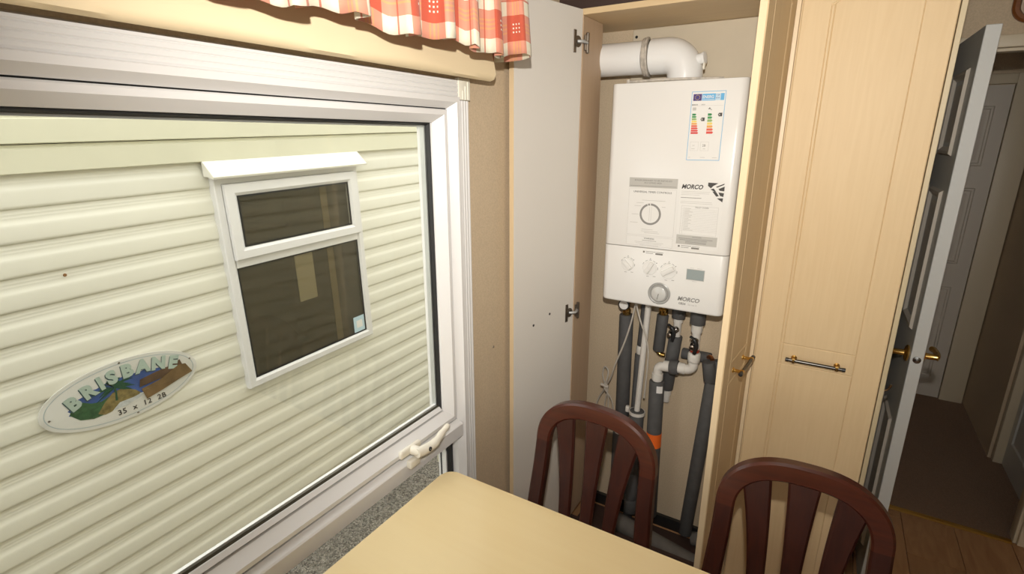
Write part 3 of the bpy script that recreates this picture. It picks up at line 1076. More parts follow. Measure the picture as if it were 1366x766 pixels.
for bx, nrow, hstep in ((ex0 + 0.006, 9, 0.0066), (ex0 + 0.051, 7, 0.0085)):
    zz = ez1 - 0.062
    for k in range(nrow):
        w = (0.012 + 0.0013 * k)
        hh = hstep * 0.80
        bm = B()
        pts = [(bx, zz - hh), (bx + w - 0.003, zz - hh), (bx + w, zz - hh / 2), (bx + w - 0.003, zz), (bx, zz)]
        prism(bm, pts, 'y', BY - 0.0007, BY)
        obj('arrow', bm, AM[k if nrow == 9 else min(8, int(k * 1.15))], el)
        zz -= hstep
for ax, az, lt in ((ex0 + 0.031, ez1 - 0.0785, 'B'), (ex0 + 0.079, ez1 - 0.066, 'A')):
    bm = B()
    prism(bm, [(ax + 0.012, az - 0.005), (ax + 0.012, az + 0.005), (ax + 0.003, az + 0.005), (ax, az), (ax + 0.003, az - 0.005)], 'y', BY - 0.0008, BY)
    obj('rating_arrow', bm, M_inkd, el)
    txt(lt, 0.007, M_paperw, ax + 0.0025, az - 0.0024, el, 0.0011)

# timer sticker
sx0, sx1, sz0, sz1 = -0.573, -0.417, 1.226, 1.448
st = plateo('timer_sticker', sx0, sx1, sz0, sz1, M_paperw, boi)
bm = B()
plate(bm, sx0, sx1, sz1 - 0.031, sz1, 0.0006)
obj('grey_band', bm, M_grey, st)
bm = B()
outline(bm, sx0 + 0.001, sx1 - 0.001, sz0 + 0.036, sz1 - 0.035, 0.0006, 0.0006)
outline(bm, sx0 + 0.001, sx1 - 0.001, sz0 + 0.001, sz0 + 0.032, 0.0006, 0.0006)
for a, b, c in ((0.046, 0.122, 0.150), (0.028, 0.052, 0.141), (0.022, 0.044, 0.131), (0.112, 0.124, 0.131), (0.014, 0.038, 0.103), (0.010, 0.036, 0.076), (0.050, 0.088, 0.055), (0.050, 0.105, 0.049), (0.06, 0.11, 0.044)):
    plate(bm, sx0 + a, sx0 + b, sz0 + c, sz0 + c + 0.0012, 0.0006)
for k, (a, b) in enumerate(((0.030, 0.125), (0.034, 0.120), (0.048, 0.110))):
    plate(bm, sx0 + a, sx0 + b, sz0 + 0.0125 - 0.0048 * k, sz0 + 0.0135 - 0.0048 * k, 0.0006)
tag(obj('faint_lines', bm, M_inkl, st), kind='stuff')
txt('BOILER DESIGNED TO BE INSTALLED', 0.0070, M_ink, sx0 + 0.078, sz1 - 0.0105, st, align='CENTER', sx=1.05)
txt('IN A LIVING AREA', 0.0070, M_ink, sx0 + 0.078, sz1 - 0.0180, st, align='CENTER')
bm = B()
plate(bm, sx0 + 0.003, sx1 - 0.003, sz1 - 0.0265, sz1 - 0.0250, 0.0008)
obj('small_print', bm, M_logo, st)
txt('UNIVERSAL TIMER CONTROLS', 0.0085, M_inkd, sx0 + 0.078, sz1 - 0.0475, st, align='CENTER', sx=1.07)
txt('WARNING', 0.0070, M_inkd, sx0 + 0.078, sz0 + 0.0235, st, align='CENTER')
bm = B()
plate(bm, sx0 + 0.055, sx0 + 0.102, sz0 + 0.0180, sz0 + 0.0192, 0.0006)
obj('small_print', bm, M_ink, st)


def ring(bm, cx, cz, r0, r1, d, a0=0, a1=360, n=40, y=None):
    y = BY if y is None else y
    full = (a1 - a0) >= 360
    vs = []
    m = n if full else n + 1
    for k in range(m):
        a = R(a0 + (a1 - a0) * k / n)
        vs.append([bm.verts.new((cx + r * math.cos(a), y - dd, cz + r * math.sin(a))) for r, dd in ((r0, 0), (r0, d), (r1, d), (r1, 0))])
    for k in range(n):
        A, Bq = vs[k], vs[(k + 1) % m]
        for q in range(3):
            bm.faces.new((A[q], A[q + 1], Bq[q + 1], Bq[q]))


bm = B()
ring(bm, sx0 + 0.076, sz0 + 0.106, 0.0285, 0.0350, 0.0008, 110, 450, 48)
ring(bm, sx0 + 0.076, sz0 + 0.106, 0.0285, 0.0350, 0.0008, 95, 106, 4)
obj('timer_ring', bm, M_logo, st)
bm = B()
ring(bm, sx0 + 0.076, sz0 + 0.106, 0.0, 0.0270, 0.0007)
obj('timer_knob_print', bm, M_paperw, st)
bm = B()
for dx in (-0.003, 0.003):
    plate(bm, sx0 + 0.076 + dx - 0.0004, sx0 + 0.076 + dx + 0.0004, sz0 + 0.083, sz0 + 0.130, 0.0009)
obj('timer_pointer', bm, M_inkl, st)

# instruction sticker
tx0, tx1, tz0, tz1 = -0.408, -0.278, 1.232, 1.447
ts = plateo('instruction_sticker', tx0, tx1, tz0, tz1, M_paperw, boi)
txt('MORCO', 0.0185, M_inkd, tx0 + 0.0035, tz1 - 0.027, ts, bold=0.0006, shear=0.25, sx=0.92)
bm = B()
for pts in ([(0.083, 0.0), (0.112, -0.001), (0.098, -0.010), (0.092, -0.017), (0.083, -0.010)],
            [(0.106, -0.012), (0.130, -0.001), (0.129, -0.005), (0.110, -0.014)],
            [(0.114, -0.018), (0.131, -0.010), (0.131, -0.024), (0.118, -0.023)],
            [(0.097, -0.026), (0.108, -0.027), (0.117, -0.039), (0.110, -0.041)],
            [(0.115, -0.028), (0.131, -0.030), (0.130, -0.041), (0.120, -0.038)],
            [(0.112, -0.046), (0.130, -0.045), (0.129, -0.057)],
            [(0.091, -0.020), (0.100, -0.017), (0.108, -0.026), (0.104, -0.027)]):
    prism(bm, [(tx0 + a - 0.001, tz1 - 0.006 + b) for a, b in pts], 'y', BY - 0.0008, BY)
obj('corner_graphic', bm, M_inkd, ts)
bm = B()
for c, a, b in ((0.035, 0.004, 0.090), (0.040, 0.004, 0.088), (0.045, 0.004, 0.060), (0.066, 0.004, 0.098), (0.071, 0.004, 0.100)):
    plate(bm, tx0 + a, tx0 + b, tz1 - c - 0.001, tz1 - c, 0.0006)
outline(bm, tx0 + 0.009, tx0 + 0.120, tz0 + 0.046, tz1 - 0.080, 0.0006, 0.0006)
plate(bm, tx0 + 0.016, tx0 + 0.0166, tz0 + 0.046, tz1 - 0.084, 0.0006)
for k in range(14):
    plate(bm, tx0 + 0.010, tx0 + 0.119, tz1 - 0.0905 - 0.0052 * k, tz1 - 0.0900 - 0.0052 * k, 0.0006)
    plate(bm, tx0 + 0.019, tx0 + 0.032 + 0.02 * random.random(), tz1 - 0.0885 - 0.0052 * k, tz1 - 0.0872 - 0.0052 * k, 0.0006)
tag(obj('table_lines', bm, M_inkl, ts), kind='stuff')
bm = B()
plate(bm, tx0 + 0.004, tx0 + 0.066, tz1 - 0.0555, tz1 - 0.0540, 0.0006)
obj('small_print', bm, M_ink, ts)
txt('FAULT CODES', 0.0062, M_ink, tx0 + 0.071, tz1 - 0.0855, ts, align='CENTER')
bm = B()
plate(bm, tx0 + 0.001, tx0 + 0.125, tz0 + 0.013, tz0 + 0.043, 0.0006)
obj('grey_band', bm, M_grey, ts)
bm = B()
for c, a, b in ((0.037, 0.050, 0.078), (0.031, 0.008, 0.112), (0.0265, 0.012, 0.096), (0.0215, 0.030, 0.094), (0.0175, 0.030, 0.094)):
    plate(bm, tx0 + a, tx0 + b, tz0 + c, tz0 + c + 0.0016, 0.0008)
tag(obj('band_print', bm, M_logo, ts), kind='stuff')


def serial(x, z, parent):
    bm = B()
    plate(bm, x, x + 0.006, z, z + 0.006, 0.0006)
    for a, b, c in ((0.010, 0.042, 0.0045), (0.010, 0.034, -0.001)):
        plate(bm, x + a, x + b, z + c, z + c + 0.0014, 0.0006)
    plate(bm, x + 0.044, x + 0.068, z + 0.0045, z + 0.0058, 0.0006)
    plate(bm, x + 0.042, x + 0.066, z - 0.003, z + 0.0022, 0.0006)
    tag(obj('serial_print', bm, M_ink, parent), kind='stuff')


serial(tx0 + 0.008, tz0 + 0.003, ts)
serial(-0.512, 1.2035, cp)

# controls
for kx, kz, an, kr in ((-0.562, 1.157, 135, 0.0215), (-0.485, 1.154, 62, 0.0235), (-0.423, 1.150, 32, 0.0245)):
    bm = B()
    lathe(bm, [(0.0, -0.002), (kr, -0.002), (kr, 0.0015), (kr * 0.96, 0.003), (kr * 0.9, 0.003), (0, 0.0022)], (kx, BY, kz), (0, -1, 0), 36)
    kb = obj('knob', bm, M_boiler, cp, 30)
    bm = B()
    c, s = math.cos(R(an)), math.sin(R(an))
    L_, W_ = kr * 0.86, kr * 0.36
    pts = [(kx + c * a - s * b, kz + s * a + c * b) for a, b in ((-L_, -W_ * .7), (L_, -W_ * .7), (L_ * 1.02, 0), (L_, W_), (-L_, W_))]
    prism(bm, pts, 'y', BY - 0.014, BY - 0.002, 0.0018)
    obj('grip', bm, M_boiler, kb, 35)
    bm = B()
    for a in range(-30, 211, 30):
        ax, az = kx + (kr + 0.004) * math.cos(R(a)), kz + (kr + 0.004) * math.sin(R(a))
        if 30 < a < 160 or a in (0,):
            ring(bm, kx, kz, kr + 0.0025, kr + 0.0037, 0.0004, a - 10, a + 9, 4)
    plate(bm, kx - 0.010, kx - 0.002, kz - kr - 0.007, kz - kr - 0.0058, 0.0004)
    plate(bm, kx + 0.012, kx + 0.021, kz - kr - 0.005, kz - kr - 0.0038, 0.0004)
    plate(bm, kx - 0.001, kx + 0.001, kz + kr + 0.0055, kz + kr + 0.009, 0.0004)
    plate(bm, kx + kr * .85, kx + kr * .85 + 0.003, kz + kr * .72, kz + kr * .72 + 0.003, 0.0004)
    tag(obj('scale_marks', bm, M_ink, cp), kind='stuff')
ds = plateo('display', -0.3635, -0.3105, 1.1325, 1.1655, M_lcd, cp, 0.0006)
bm = B()
outline(bm, -0.3650, -0.3090, 1.1310, 1.1670, 0.0014, 0.0012)
obj('display_frame', bm, M_grey, ds)
bm = B()
for a, b, c in ((-0.355, -0.343, 1.170), (-0.333, -0.318, 1.170), (-0.345, -0.331, 1.1265)):
    plate(bm, a, b, c, c + 0.001, 0.0004)
tag(obj('display_print', bm, M_inkl, cp), kind='stuff')
gx, gz = -0.4475, 1.0705
dl = latheo('pressure_dial', [(0.0, 0.0), (0.0375, 0.0), (0.0375, 0.003), (0.034, 0.0045), (0.030, 0.003), (0.030, 0.0035), (0.0275, 0.0065), (0.0245, 0.0065), (0.0245, 0.0055), (0, 0.0055)], (gx, BY + 0.001, gz), (0, -1, 0), mat('dial_grey', (0.36, 0.355, 0.34), 0.3), cp, 40)
latheo('dial_glass', [(0, 0.0), (0.0242, 0.0), (0.0242, 0.002), (0.022, 0.0032), (0, 0.0036)], (gx, BY - 0.0046, gz), (0, -1, 0), mat('dial_face', (0.58, 0.575, 0.55), 0.15, coat=0.5), dl, 32)
bm = B()
prism(bm, [(gx - 0.0012, gz), (gx + 0.0012, gz + 0.0006), (gx - 0.003, gz - 0.020), (gx - 0.0045, gz - 0.020)], 'y', BY - 0.0088, BY - 0.008)
obj('needle', bm, M_ink, dl)
txt('MORCO', 0.0185, M_logo, -0.3865, 1.058, cp, 0.0006, bold=0.0006, shear=0.25, sx=1.0)
txt('GB24', 0.0098, M_logo, -0.3815, 1.0445, cp, 0.0006, bold=0.0003)
txt('Series II', 0.0090, M_inkl, -0.3520, 1.0445, cp, 0.0006)

# ------------------------------------------------------------------ flue
fz, fy = 1.823, 1.79
flu = thing('flue_pipe', 'fat white flue pipe with elbow on top of the boiler', 'pipe', (-0.445, fy, 1.737))
FR = 0.0515
tubeo('pipe', [(XW + 0.002, fy, fz), (-0.585, fy, fz)], FR, M_flue, flu, 36)
bm = B()
pts = [(-0.560, fy, fz), (-0.520, fy, fz)]
for k in range(0, 11):
    a = R(90 * k / 10)
    pts.append((-0.512 + 0.060 * math.sin(a), fy, fz - 0.060 * (1 - math.cos(a))))
pts.append((-0.452, fy, 1.7385))
tube(bm, pts, FR + 0.003, 36)
obj('elbow', bm, M_flue, flu, 50)
bm = B()
lathe(bm, [(FR - 0.001, -0.012), (FR + 0.005, -0.010), (FR + 0.0075, -0.003), (FR + 0.0045, 0.0), (FR + 0.009, 0.003), (FR + 0.009, 0.008), (FR, 0.010)], (-0.578, fy, fz), (1, 0.12, 0.05), 36)
obj('collar', bm, M_collar, flu, 40)
cap = latheo('inspection_cap', [(0.0, -0.015), (0.016, -0.015), (0.016, 0.004), (0.018, 0.005), (0.018, 0.012), (0.008, 0.014), (0, 0.014)], (-0.402, fy - 0.014, 1.806), (1, -0.15, 0.15), M_flue, flu, 24)
boxo('clip', -0.392, -0.386, fy - 0.035, fy - 0.020, 1.772, 1.792, M_upvc2, flu, 0.002, 1)
latheo('base_flange', [(0.056, 0), (0.068, 0), (0.068, 0.004), (0.060, 0.010), (0.056, 0.010)], (-0.452, fy, 1.7375), (0, 0, 1), M_flue, flu, 36)
bm = B()
tube(bm, smoothpath([(-0.60, 1.705, 1.7425), (-0.50, 1.700, 1.744), (-0.40, 1.705, 1.7425), (-0.32, 1.72, 1.741)], 6), 0.0035, 8)
lathe(bm, [(0, 0), (0.006, 0), (0.006, 0.010), (0, 0.010)], (-0.605, 1.705, 1.739), (0, 0, 1), 12)
tag(obj('sealing_wire', bm, M_collar, None, 40), 'thin grey wire lying on top of the boiler under flue', 'wire')

# ------------------------------------------------------------------ pipework below the boiler
YP = 1.83


def pipe_thing(label, loc, name='lagged_pipe', group=None):
    return thing(name, label, 'pipe', loc, 0, group)


def lag(par, a, b, r, m=None, name='lagging'):
    """foam sleeve with slightly rounded ends"""
    a, b = Vector(a), Vector(b)
    d = (b - a).normalized()
    return tubeo(name, [a, a + d * 0.003, b - d * 0.003, b], [r - 0.002, r, r, r - 0.002], m or M_lag, par, 20)


# 1: brass topped lagged pipe at the left with a gauge
p = pipe_thing('thick grey lagged pipe with brass fitting and small gauge, nearest the coiled cable', (-0.600, YP, 0))
lag(p, (-0.604, YP, 0.925), (-0.596, YP, 0.47), 0.0268)
lag(p, (-0.605, YP, 0.416), (-0.603, YP, 0.0075), 0.024)
tubeo('bare_pipe', [(-0.597, YP, 0.475), (-0.604, YP, 0.41)], 0.011, M_pipew, p)
latheo('collar', [(0.010, 0), (0.018, 0), (0.018, 0.014), (0.010, 0.014)], (-0.604, YP, 0.414), (0, 0, 1), M_pipew, p, 20)
latheo('brass_nut', [(0.0, 0), (0.014, 0), (0.016, 0.004), (0.016, 0.022), (0.012, 0.026), (0.012, 0.06), (0, 0.06)], (-0.604, YP, 0.924), (0, 0, 1), M_brass, p, 8)
gg = latheo('gauge', [(0, 0), (0.021, 0), (0.021, 0.012), (0.018, 0.013), (0, 0.011)], (-0.605, YP - 0.026, 0.972), (0, -1, 0), M_black, p, 24)
latheo('gauge_face', [(0, 0), (0.017, 0), (0.017, 0.002), (0, 0.002)], (-0.605, YP - 0.037, 0.972), (0, -1, 0), M_paperw, gg, 24)
# 2: thin lagged pipe with white joint
p = pipe_thing('thin grey lagged pipe with a white push fit joint behind the bare white pipe', (-0.545, 1.855, 0))
lag(p, (-0.538, 1.855, 1.0), (-0.546, 1.855, 0.80), 0.0165)
lag(p, (-0.549, 1.855, 0.765), (-0.552, 1.855, 0.0075), 0.019)
latheo('joint', [(0.008, 0), (0.0145, 0), (0.0165, 0.006), (0.0165, 0.028), (0.0145, 0.034), (0.008, 0.034)], (-0.5475, 1.855, 0.766), (0, 0, 1), M_pipew, p, 20)
# 3: bare white discharge pipe
p = pipe_thing('slim bare white plastic pipe running down from the boiler', (-0.520, 1.795, 0), 'discharge_pipe')
tubeo('pipe', [(-0.512, 1.795, 1.018), (-0.528, 1.80, 0.55)], 0.0112, M_pipew, p)
# sleeve it drops into
p = pipe_thing('grey lagged stub that the bare white pipe drops into', (-0.526, 1.795, 0))
lag(p, (-0.5275, 1.80, 0.552), (-0.527, 1.80, 0.28), 0.0275)
lag(p, (-0.527, 1.80, 0.277), (-0.527, 1.80, 0.155), 0.0275)
lag(p, (-0.527, 1.80, 0.152), (-0.527, 1.81, 0.085), 0.0275)
bm = B()
lathe(bm, [(0.028, 0), (0.031, 0), (0.031, 0.012), (0.028, 0.012)], (-0.5275, 1.80, 0.538), (0, 0, 1), 24)
box(bm, -0.571, -0.556, 1.785, 1.80, 0.540, 0.566, 0.004)
obj('pipe_clip', bm, M_pipew, p, 40)
# 4: short lagged pipe with brass ends
p = pipe_thing('short grey lagged pipe with brass fittings at both ends', (-0.478, 1.862, 0.78))
lag(p, (-0.475, 1.862, 0.938), (-0.481, 1.862, 0.792), 0.0215)
latheo('brass_nut', [(0, 0), (0.014, 0), (0.017, 0.004), (0.017, 0.024), (0.012, 0.028), (0.012, 0.06), (0, 0.06)], (-0.4745, 1.862, 0.936), (0, 0, 1), M_brass, p, 8)
tubeo('brass_elbow', smoothpath([(-0.481, 1.862, 0.795), (-0.479, 1.862, 0.783), (-0.470, 1.862, 0.778), (-0.456, 1.862, 0.778)], 4), 0.0085, M_brass, p, 14)


def valve(par, x, y, z, lean):
    v = latheo('valve', [(0, 0), (0.0125, 0), (0.0125, 0.012), (0.009, 0.016), (0.009, 0.026), (0.011, 0.027), (0.011, 0.034), (0, 0.036)], (x, y, z), (lean, -1, -0.2), M_chrome, par, 18)
    hx, hy_, hz_ = x + lean * 0.030, y - 0.033, z - 0.006
    bm = B()
    tube(bm, smoothpath([(hx - 0.012, hy_, hz_ + 0.030), (hx + 0.002, hy_ - 0.006, hz_ + 0.024), (hx + 0.012, hy_ - 0.006, hz_ + 0.004), (hx + 0.006, hy_ - 0.002, hz_ - 0.030)], 5), [0.005] * 5 + [0.0075] * 8 + [0.0065] * 3, 10)
    obj('valve_lever', bm, M_black, v, 50)
    latheo('valve_cap', [(0, 0), (0.0095, 0), (0.0095, 0.006), (0.006, 0.009), (0, 0.009)], (hx - 0.002, hy_ - 0.004, hz_ - 0.006), (lean, -1, -0.2), M_steel, v, 16)
    return v


# 5: lagged pipe with lever valve ending in white cap
p = pipe_thing('grey lagged pipe with black lever valve, ending in a white cap above the skirting', (-0.42, 1.867, 0.6))
lag(p, (-0.418, 1.867, 1.005), (-0.419, 1.867, 0.932), 0.0245)
tubeo('bare_pipe', [(-0.419, 1.867, 0.935), (-0.421, 1.867, 0.86)], [0.0145, 0.0145], M_pipew, p, 20)
latheo('joint', [(0.012, 0), (0.0175, 0), (0.0175, 0.018), (0.012, 0.018)], (-0.419, 1.867, 0.917), (0, 0, 1), M_pipew, p, 20)
lag(p, (-0.422, 1.867, 0.862), (-0.440, 1.868, 0.640), 0.0245)
latheo('end_cap', [(0.0, -0.026), (0.012, -0.026), (0.014, -0.022), (0.014, 0.004), (0.0175, 0.004), (0.0175, 0.024), (0, 0.024)], (-0.438, 1.868, 0.612), (0, 0, 1), M_pipew, p, 20)
valve(p, -0.420, 1.855, 0.892, -0.35)
YQ = 1.80
# 6: white pipe with red ring, elbow, crossing left and dropping into a lagged pipe with orange tape
p = pipe_thing('white pipe with red ring and elbows, dropping into lagged pipe with orange tape', (-0.40, YQ, 0))
lag(p, (-0.343, YQ, 1.005), (-0.3435, YQ, 0.938), 0.0265)
tubeo('upright', [(-0.3435, YQ, 0.94), (-0.3435, YQ, 0.84)], 0.0150, M_pipew, p, 20)
latheo('joint', [(0.013, 0), (0.0185, 0), (0.0195, 0.004), (0.0195, 0.030), (0.013, 0.030)], (-0.3435, YQ, 0.908), (0, 0, 1), M_pipew, p, 24)
latheo('red_ring', [(0.012, 0), (0.0162, 0), (0.0162, 0.011), (0.012, 0.011)], (-0.3435, YQ, 0.834), (0, 0, 1), M_red, p, 24)
bm = B()
lathe(bm, [(0.014, 0), (0.0195, 0.002), (0.0215, 0.006), (0.0215, 0.034), (0.018, 0.038), (0.012, 0.038)], (-0.3435, YQ, 0.793), (0, 0, 1), 24)
pts = [(-0.3435, YQ, 0.795)] + [(-0.3665 + 0.023 * math.cos(R(a)), YQ, 0.784 - 0.023 * math.sin(R(a))) for a in range(0, 91, 15)] + [(-0.392, YQ, 0.760)]
tube(bm, pts, 0.0175, 20)
lathe(bm, [(0.014, 0), (0.0205, 0), (0.0205, 0.024), (0.014, 0.024)], (-0.370, YQ, 0.7605), (-1, 0, 0), 24)
obj('elbow', bm, M_pipew, p, 45)
valve(p, -0.3435, YQ - 0.012, 0.880, 0.05)
lag(p, (-0.394, YQ, 0.7595), (-0.424, YQ, 0.756), 0.0275)
bm = B()
tube(bm, [(-0.42, YQ, 0.757), (-0.448, YQ, 0.752)] + [(-0.449 - 0.018 * math.sin(R(a)), YQ, 0.734 + 0.018 * math.cos(R(a))) for a in range(15, 91, 15)] + [(-0.467, YQ, 0.70), (-0.466, YQ, 0.68)], 0.0165, 20)
lathe(bm, [(0.014, 0), (0.0205, 0), (0.0205, 0.022), (0.014, 0.022)], (-0.424, YQ, 0.7565), (-1, 0, -0.1), 24)
lathe(bm, [(0.014, 0), (0.0205, 0.002), (0.0205, 0.026), (0.014, 0.026)], (-0.4668, YQ, 0.694), (0, 0, 1), 24)
obj('elbow', bm, M_pipew, p, 45)
lag(p, (-0.4665, YQ, 0.690), (-0.4525, YQ, 0.10), 0.0278)
bm = B()
tube(bm, [(-0.4612, YQ, 0.474), (-0.4600, YQ, 0.416)], 0.0284, 24)
obj('orange_tape', bm, M_orange, p, 40)
bm = B()
n = 5
for k in range(n):
    pass
tube(bm, [(-0.459, YQ - 0.0005, 0.680), (-0.4583, YQ - 0.0005, 0.652)], 0.0283, 24)
for v in list(bm.verts):
    if not (v.co.y < YQ - 0.018 and v.co.x > -0.462):
        bm.verts.remove(v)
obj('paper_tag', bm, M_paperw, p, 40)
p.location += Vector((0.006, 0, 0.007))
# 7: thick pipe at the right
p = pipe_thing('tall grey lagged pipe with split angled top, beside the open right hand door', (-0.28, YP, 0))
lag(p, (-0.291, YP - 0.005, 0.803), (-0.279, YP, 0.728), 0.0225)
lag(p, (-0.262, YP + 0.015, 0.806), (-0.262, YP + 0.012, 0.728), 0.0185)
lag(p, (-0.272, YP, 0.726), (-0.309, YP, 0.055), 0.0248)
tubeo('copper_elbow', smoothpath([(-0.300, YP + 0.035, 0.803), (-0.290, YP + 0.02, 0.812), (-0.280, YP + 0.005, 0.808)], 4), 0.008, mat('copper', (0.5, 0.2, 0.08), 0.35, metal=1.0), p, 12)
# horizontal lagged run behind
p = pipe_thing('level grey lagged pipe crossing the back wall behind the white elbow', (-0.38, 1.877, 0.79))
lag(p, (-0.396, 1.8775, 0.795), (-0.292, 1.8775, 0.795), 0.0205)
# floor pieces
p = pipe_thing('fat dusty lagged pipe lying on the cupboard floor with pale open end', (-0.40, 1.77, 0.045))
bm = B()
a, b = Vector((-0.575, 1.768, 0.044)), Vector((-0.185, 1.682, 0.044))
d = (b - a).normalized()
ra = tube(bm, [a, b], 0.036, 24, False)
rb = tube(bm, [a, b], 0.018, 24, False)
obj('sleeve', bm, M_lagfloor, p, 60)
bm = B()
lathe(bm, [(0.018, 0.03), (0.018, 0.0), (0.0365, 0.0), (0.0365, 0.006)], a - d * 0.0008, d, 24)
obj('cut_end', bm, mat('cut_foam_end', (0.36, 0.36, 0.37), 0.7), p, 30)
p = pipe_thing('short lagged pipe running right along the floor of the cupboard', (-0.27, 1.85, 0.03))
lag(p, (-0.285, 1.838, 0.034), (-0.190, 1.852, 0.056), 0.0262, M_lagfloor)
# cables
ca = smoothpath([(-0.562, 1.80, 1.018), (-0.564, 1.80, 0.974), (-0.572, 1.79, 0.908), (-0.590, 1.785, 0.829), (-0.622, 1.785, 0.73), (-0.640, 1.80, 0.667), (-0.667, 1.82, 0.62), (-0.690, 1.84, 0.645), (-0.684, 1.84, 0.684), (-0.664, 1.83, 0.672), (-0.668, 1.82, 0.623), (-0.680, 1.83, 0.584), (-0.700, 1.84, 0.547), (-0.715, 1.84, 0.50)], 6)
tag(tubeo('cable', ca, 0.0032, M_cable, None, 8), 'thin grey cable looping down from the boiler to a tied bundle', 'cable')
tg = thing('cable_bundle', 'tied bundle of thin grey cable hanging on the alcove wall', 'cable', (-0.67, 1.83, 0.62))
for k, (e, zz) in enumerate((((-0.630, 1.84, 0.520), 0.55), ((-0.652, 1.84, 0.505), 0.55), ((-0.672, 1.845, 0.50), 0.55))):
    tubeo('strand', smoothpath([(-0.668 + 0.004 * k, 1.826, 0.632), (-0.664 + 0.006 * k, 1.825, 0.605), ((-0.664 + e[0]) / 2 + 0.008, 1.83, zz + 0.02), e], 6), 0.0028, M_cable, tg, 8)
tubeo('cable_tie', [(-0.682, 1.824, 0.624), (-0.650, 1.824, 0.618)], 0.006, M_cable, tg, 8)
tg.location.y -= 0.022
tag(tubeo('cable', smoothpath([(-0.556, 1.785, 1.018), (-0.552, 1.785, 0.975), (-0.530, 1.775, 0.922), (-0.512, 1.78, 0.875), (-0.499, 1.785, 0.819), (-0.497, 1.785, 0.744), (-0.500, 1.785, 0.62)], 6), 0.0032, M_cable, None, 8),
    'thin grey cable running down beside the slim white pipe', 'cable')
tag(tubeo('cable', smoothpath([(-0.800, 1.885, 0.62), (-0.795, 1.885, 0.57), (-0.782, 1.885, 0.50), (-0.775, 1.885, 0.40)], 6), 0.0035, M_cable, None, 8),
    'short grey cable stub in the left corner of the alcove', 'cable')
tag(boxo('base_batten', XW + 0.002, -0.158, 1.884, 1.8995, 0.0, 0.05, M_black), 'black batten along the foot of the alcove wall', 'batten')

# ------------------------------------------------------------------ dining table
tb = thing('dining_table', 'pale maple topped dining table beside the window', 'table', (-0.32, 0.33, 0))
bm = B()
prism(bm, round_rect(-0.745, 0.10, -0.26, 0.905, 0.028, 6), 'z', 0.726, 0.750, 0.003)
obj('table_top', bm, M_table, tb, 35)
for cy in (0.02, 0.52):
    tubeo('leg', [(-0.32, cy, 0.03), (-0.32, cy, 0.7255)], 0.03, M_chrome, tb, 20)
    boxo('foot', -0.56, -0.08, cy - 0.035, cy + 0.035, 0.0005, 0.03, M_chrome, tb, 0.006)

# ------------------------------------------------------------------ dining chairs


def make_chair(name, label, loc, rot):
    """origin on the floor under the back; the seat points to -y"""
    c = thing(name, label, 'chair', loc, rot, 'mahogany dining chairs at the table end')

    def yb(z):      # rake of the back
        return -0.055 + 0.155 * max(0, z - 0.40) - 0.02 * max(0, 0.40 - z)
    H = 0.168

    def slabcurve(name, pts, w, th, m):
        """flat bar following (x, z) points in the raked back plane; w = width list"""
        bm = B()
        n = len(pts)
        rings = []
        for i, (x, z) in enumerate(pts):
            a, b = pts[max(i - 1, 0)], pts[min(i + 1, n - 1)]
            dx, dz = b[0] - a[0], b[1] - a[1]
            l = math.hypot(dx, dz)
            nx, nz = -dz / l, dx / l
            hw = w[i] / 2
            y = yb(z)
            ring = []
            t = th / 2
            e = min(0.005, hw * .4)
            for s, q in ((-hw, -t + e), (-hw + e, -t), (hw - e, -t), (hw, -t + e), (hw, t - e), (hw - e, t), (-hw + e, t), (-hw, t - e)):
                ring.append(bm.verts.new((x + nx * s, y + q, z + nz * s)))
            rings.append(ring)
        for a, b in zip(rings, rings[1:]):
            for k in range(8):
                bm.faces.new((a[k], a[(k + 1) % 8], b[(k + 1) % 8], b[k]))
        bm.faces.new(rings[0])
        bm.faces.new(rings[-1])
        return obj(name, bm, m, c, 40, True)
    W = 0.040
    # hoop
    pts = []
    zc = 0.775
    for k in range(33):
        a = PI * (1 - k / 32)
        ca, sa = math.cos(a), math.sin(a)
        ex = 0.80
        pts.append(((H - W / 2) * math.copysign(abs(ca) ** ex, ca), zc + (0.905 - W / 2 - zc) * abs(sa) ** 0.88))
    slabcurve('back_hoop', pts, [W + 0.006 * math.sin(PI * k / 32) for k in range(33)], 0.030, M_chairR)
    for s in (-1, 1):
        zs = [0.0, 0.15, 0.30, 0.43, 0.60, 0.70, zc]
        xs = [H + 0.012, H + 0.008, H + 0.002, H - 0.004, H - 0.012, H - 0.018, H - W / 2]
        slabcurve('rear_leg', [(s * x, max(z, 0.0005)) for x, z in zip(xs, zs)], [0.032, 0.034, 0.038, 0.042, 0.041, 0.040, 0.040], 0.028, M_chair)
    # three flaring splats
    for s in (-1, 0, 1):
        P, Wd = [], []
        for k in range(12):
            t = k / 11
            z = 0.47 + t * ((0.872 if s == 0 else 0.852) - 0.47)
            P.append((s * (0.062 + 0.030 * t ** 2.2), z))
            Wd.append((0.034 + 0.030 * t ** 2.4) if s == 0 else (0.033 + 0.028 * t ** 2.2))
        slabcurve('splat', P, Wd, 0.014, M_chair)
    boxo('lower_rail', -H + 0.02, H - 0.02, yb(.47) - 0.011, yb(.47) + 0.011, 0.452, 0.492, M_chair, c, 0.004, 2, True)
    bm = B()
    prism(bm, [(-0.175, -0.075), (0.175, -0.075), (0.205, -0.40), (0.19, -0.44), (-0.19, -0.44), (-0.205, -0.40)], 'z', 0.425, 0.465, 0.012)
    obj('seat', bm, M_seat, c, 40, True)
    boxo('seat_rail', -0.165, 0.165, -0.42, -0.09, 0.385, 0.4245, M_chair, c, 0.003, 1, True)
    for s in (-1, 1):
        tubeo('front_leg', [(s * 0.165, -0.395, 0.0005), (s * 0.165, -0.395, 0.384)], [0.014, 0.019], M_chair, c, 16, True)
    return c


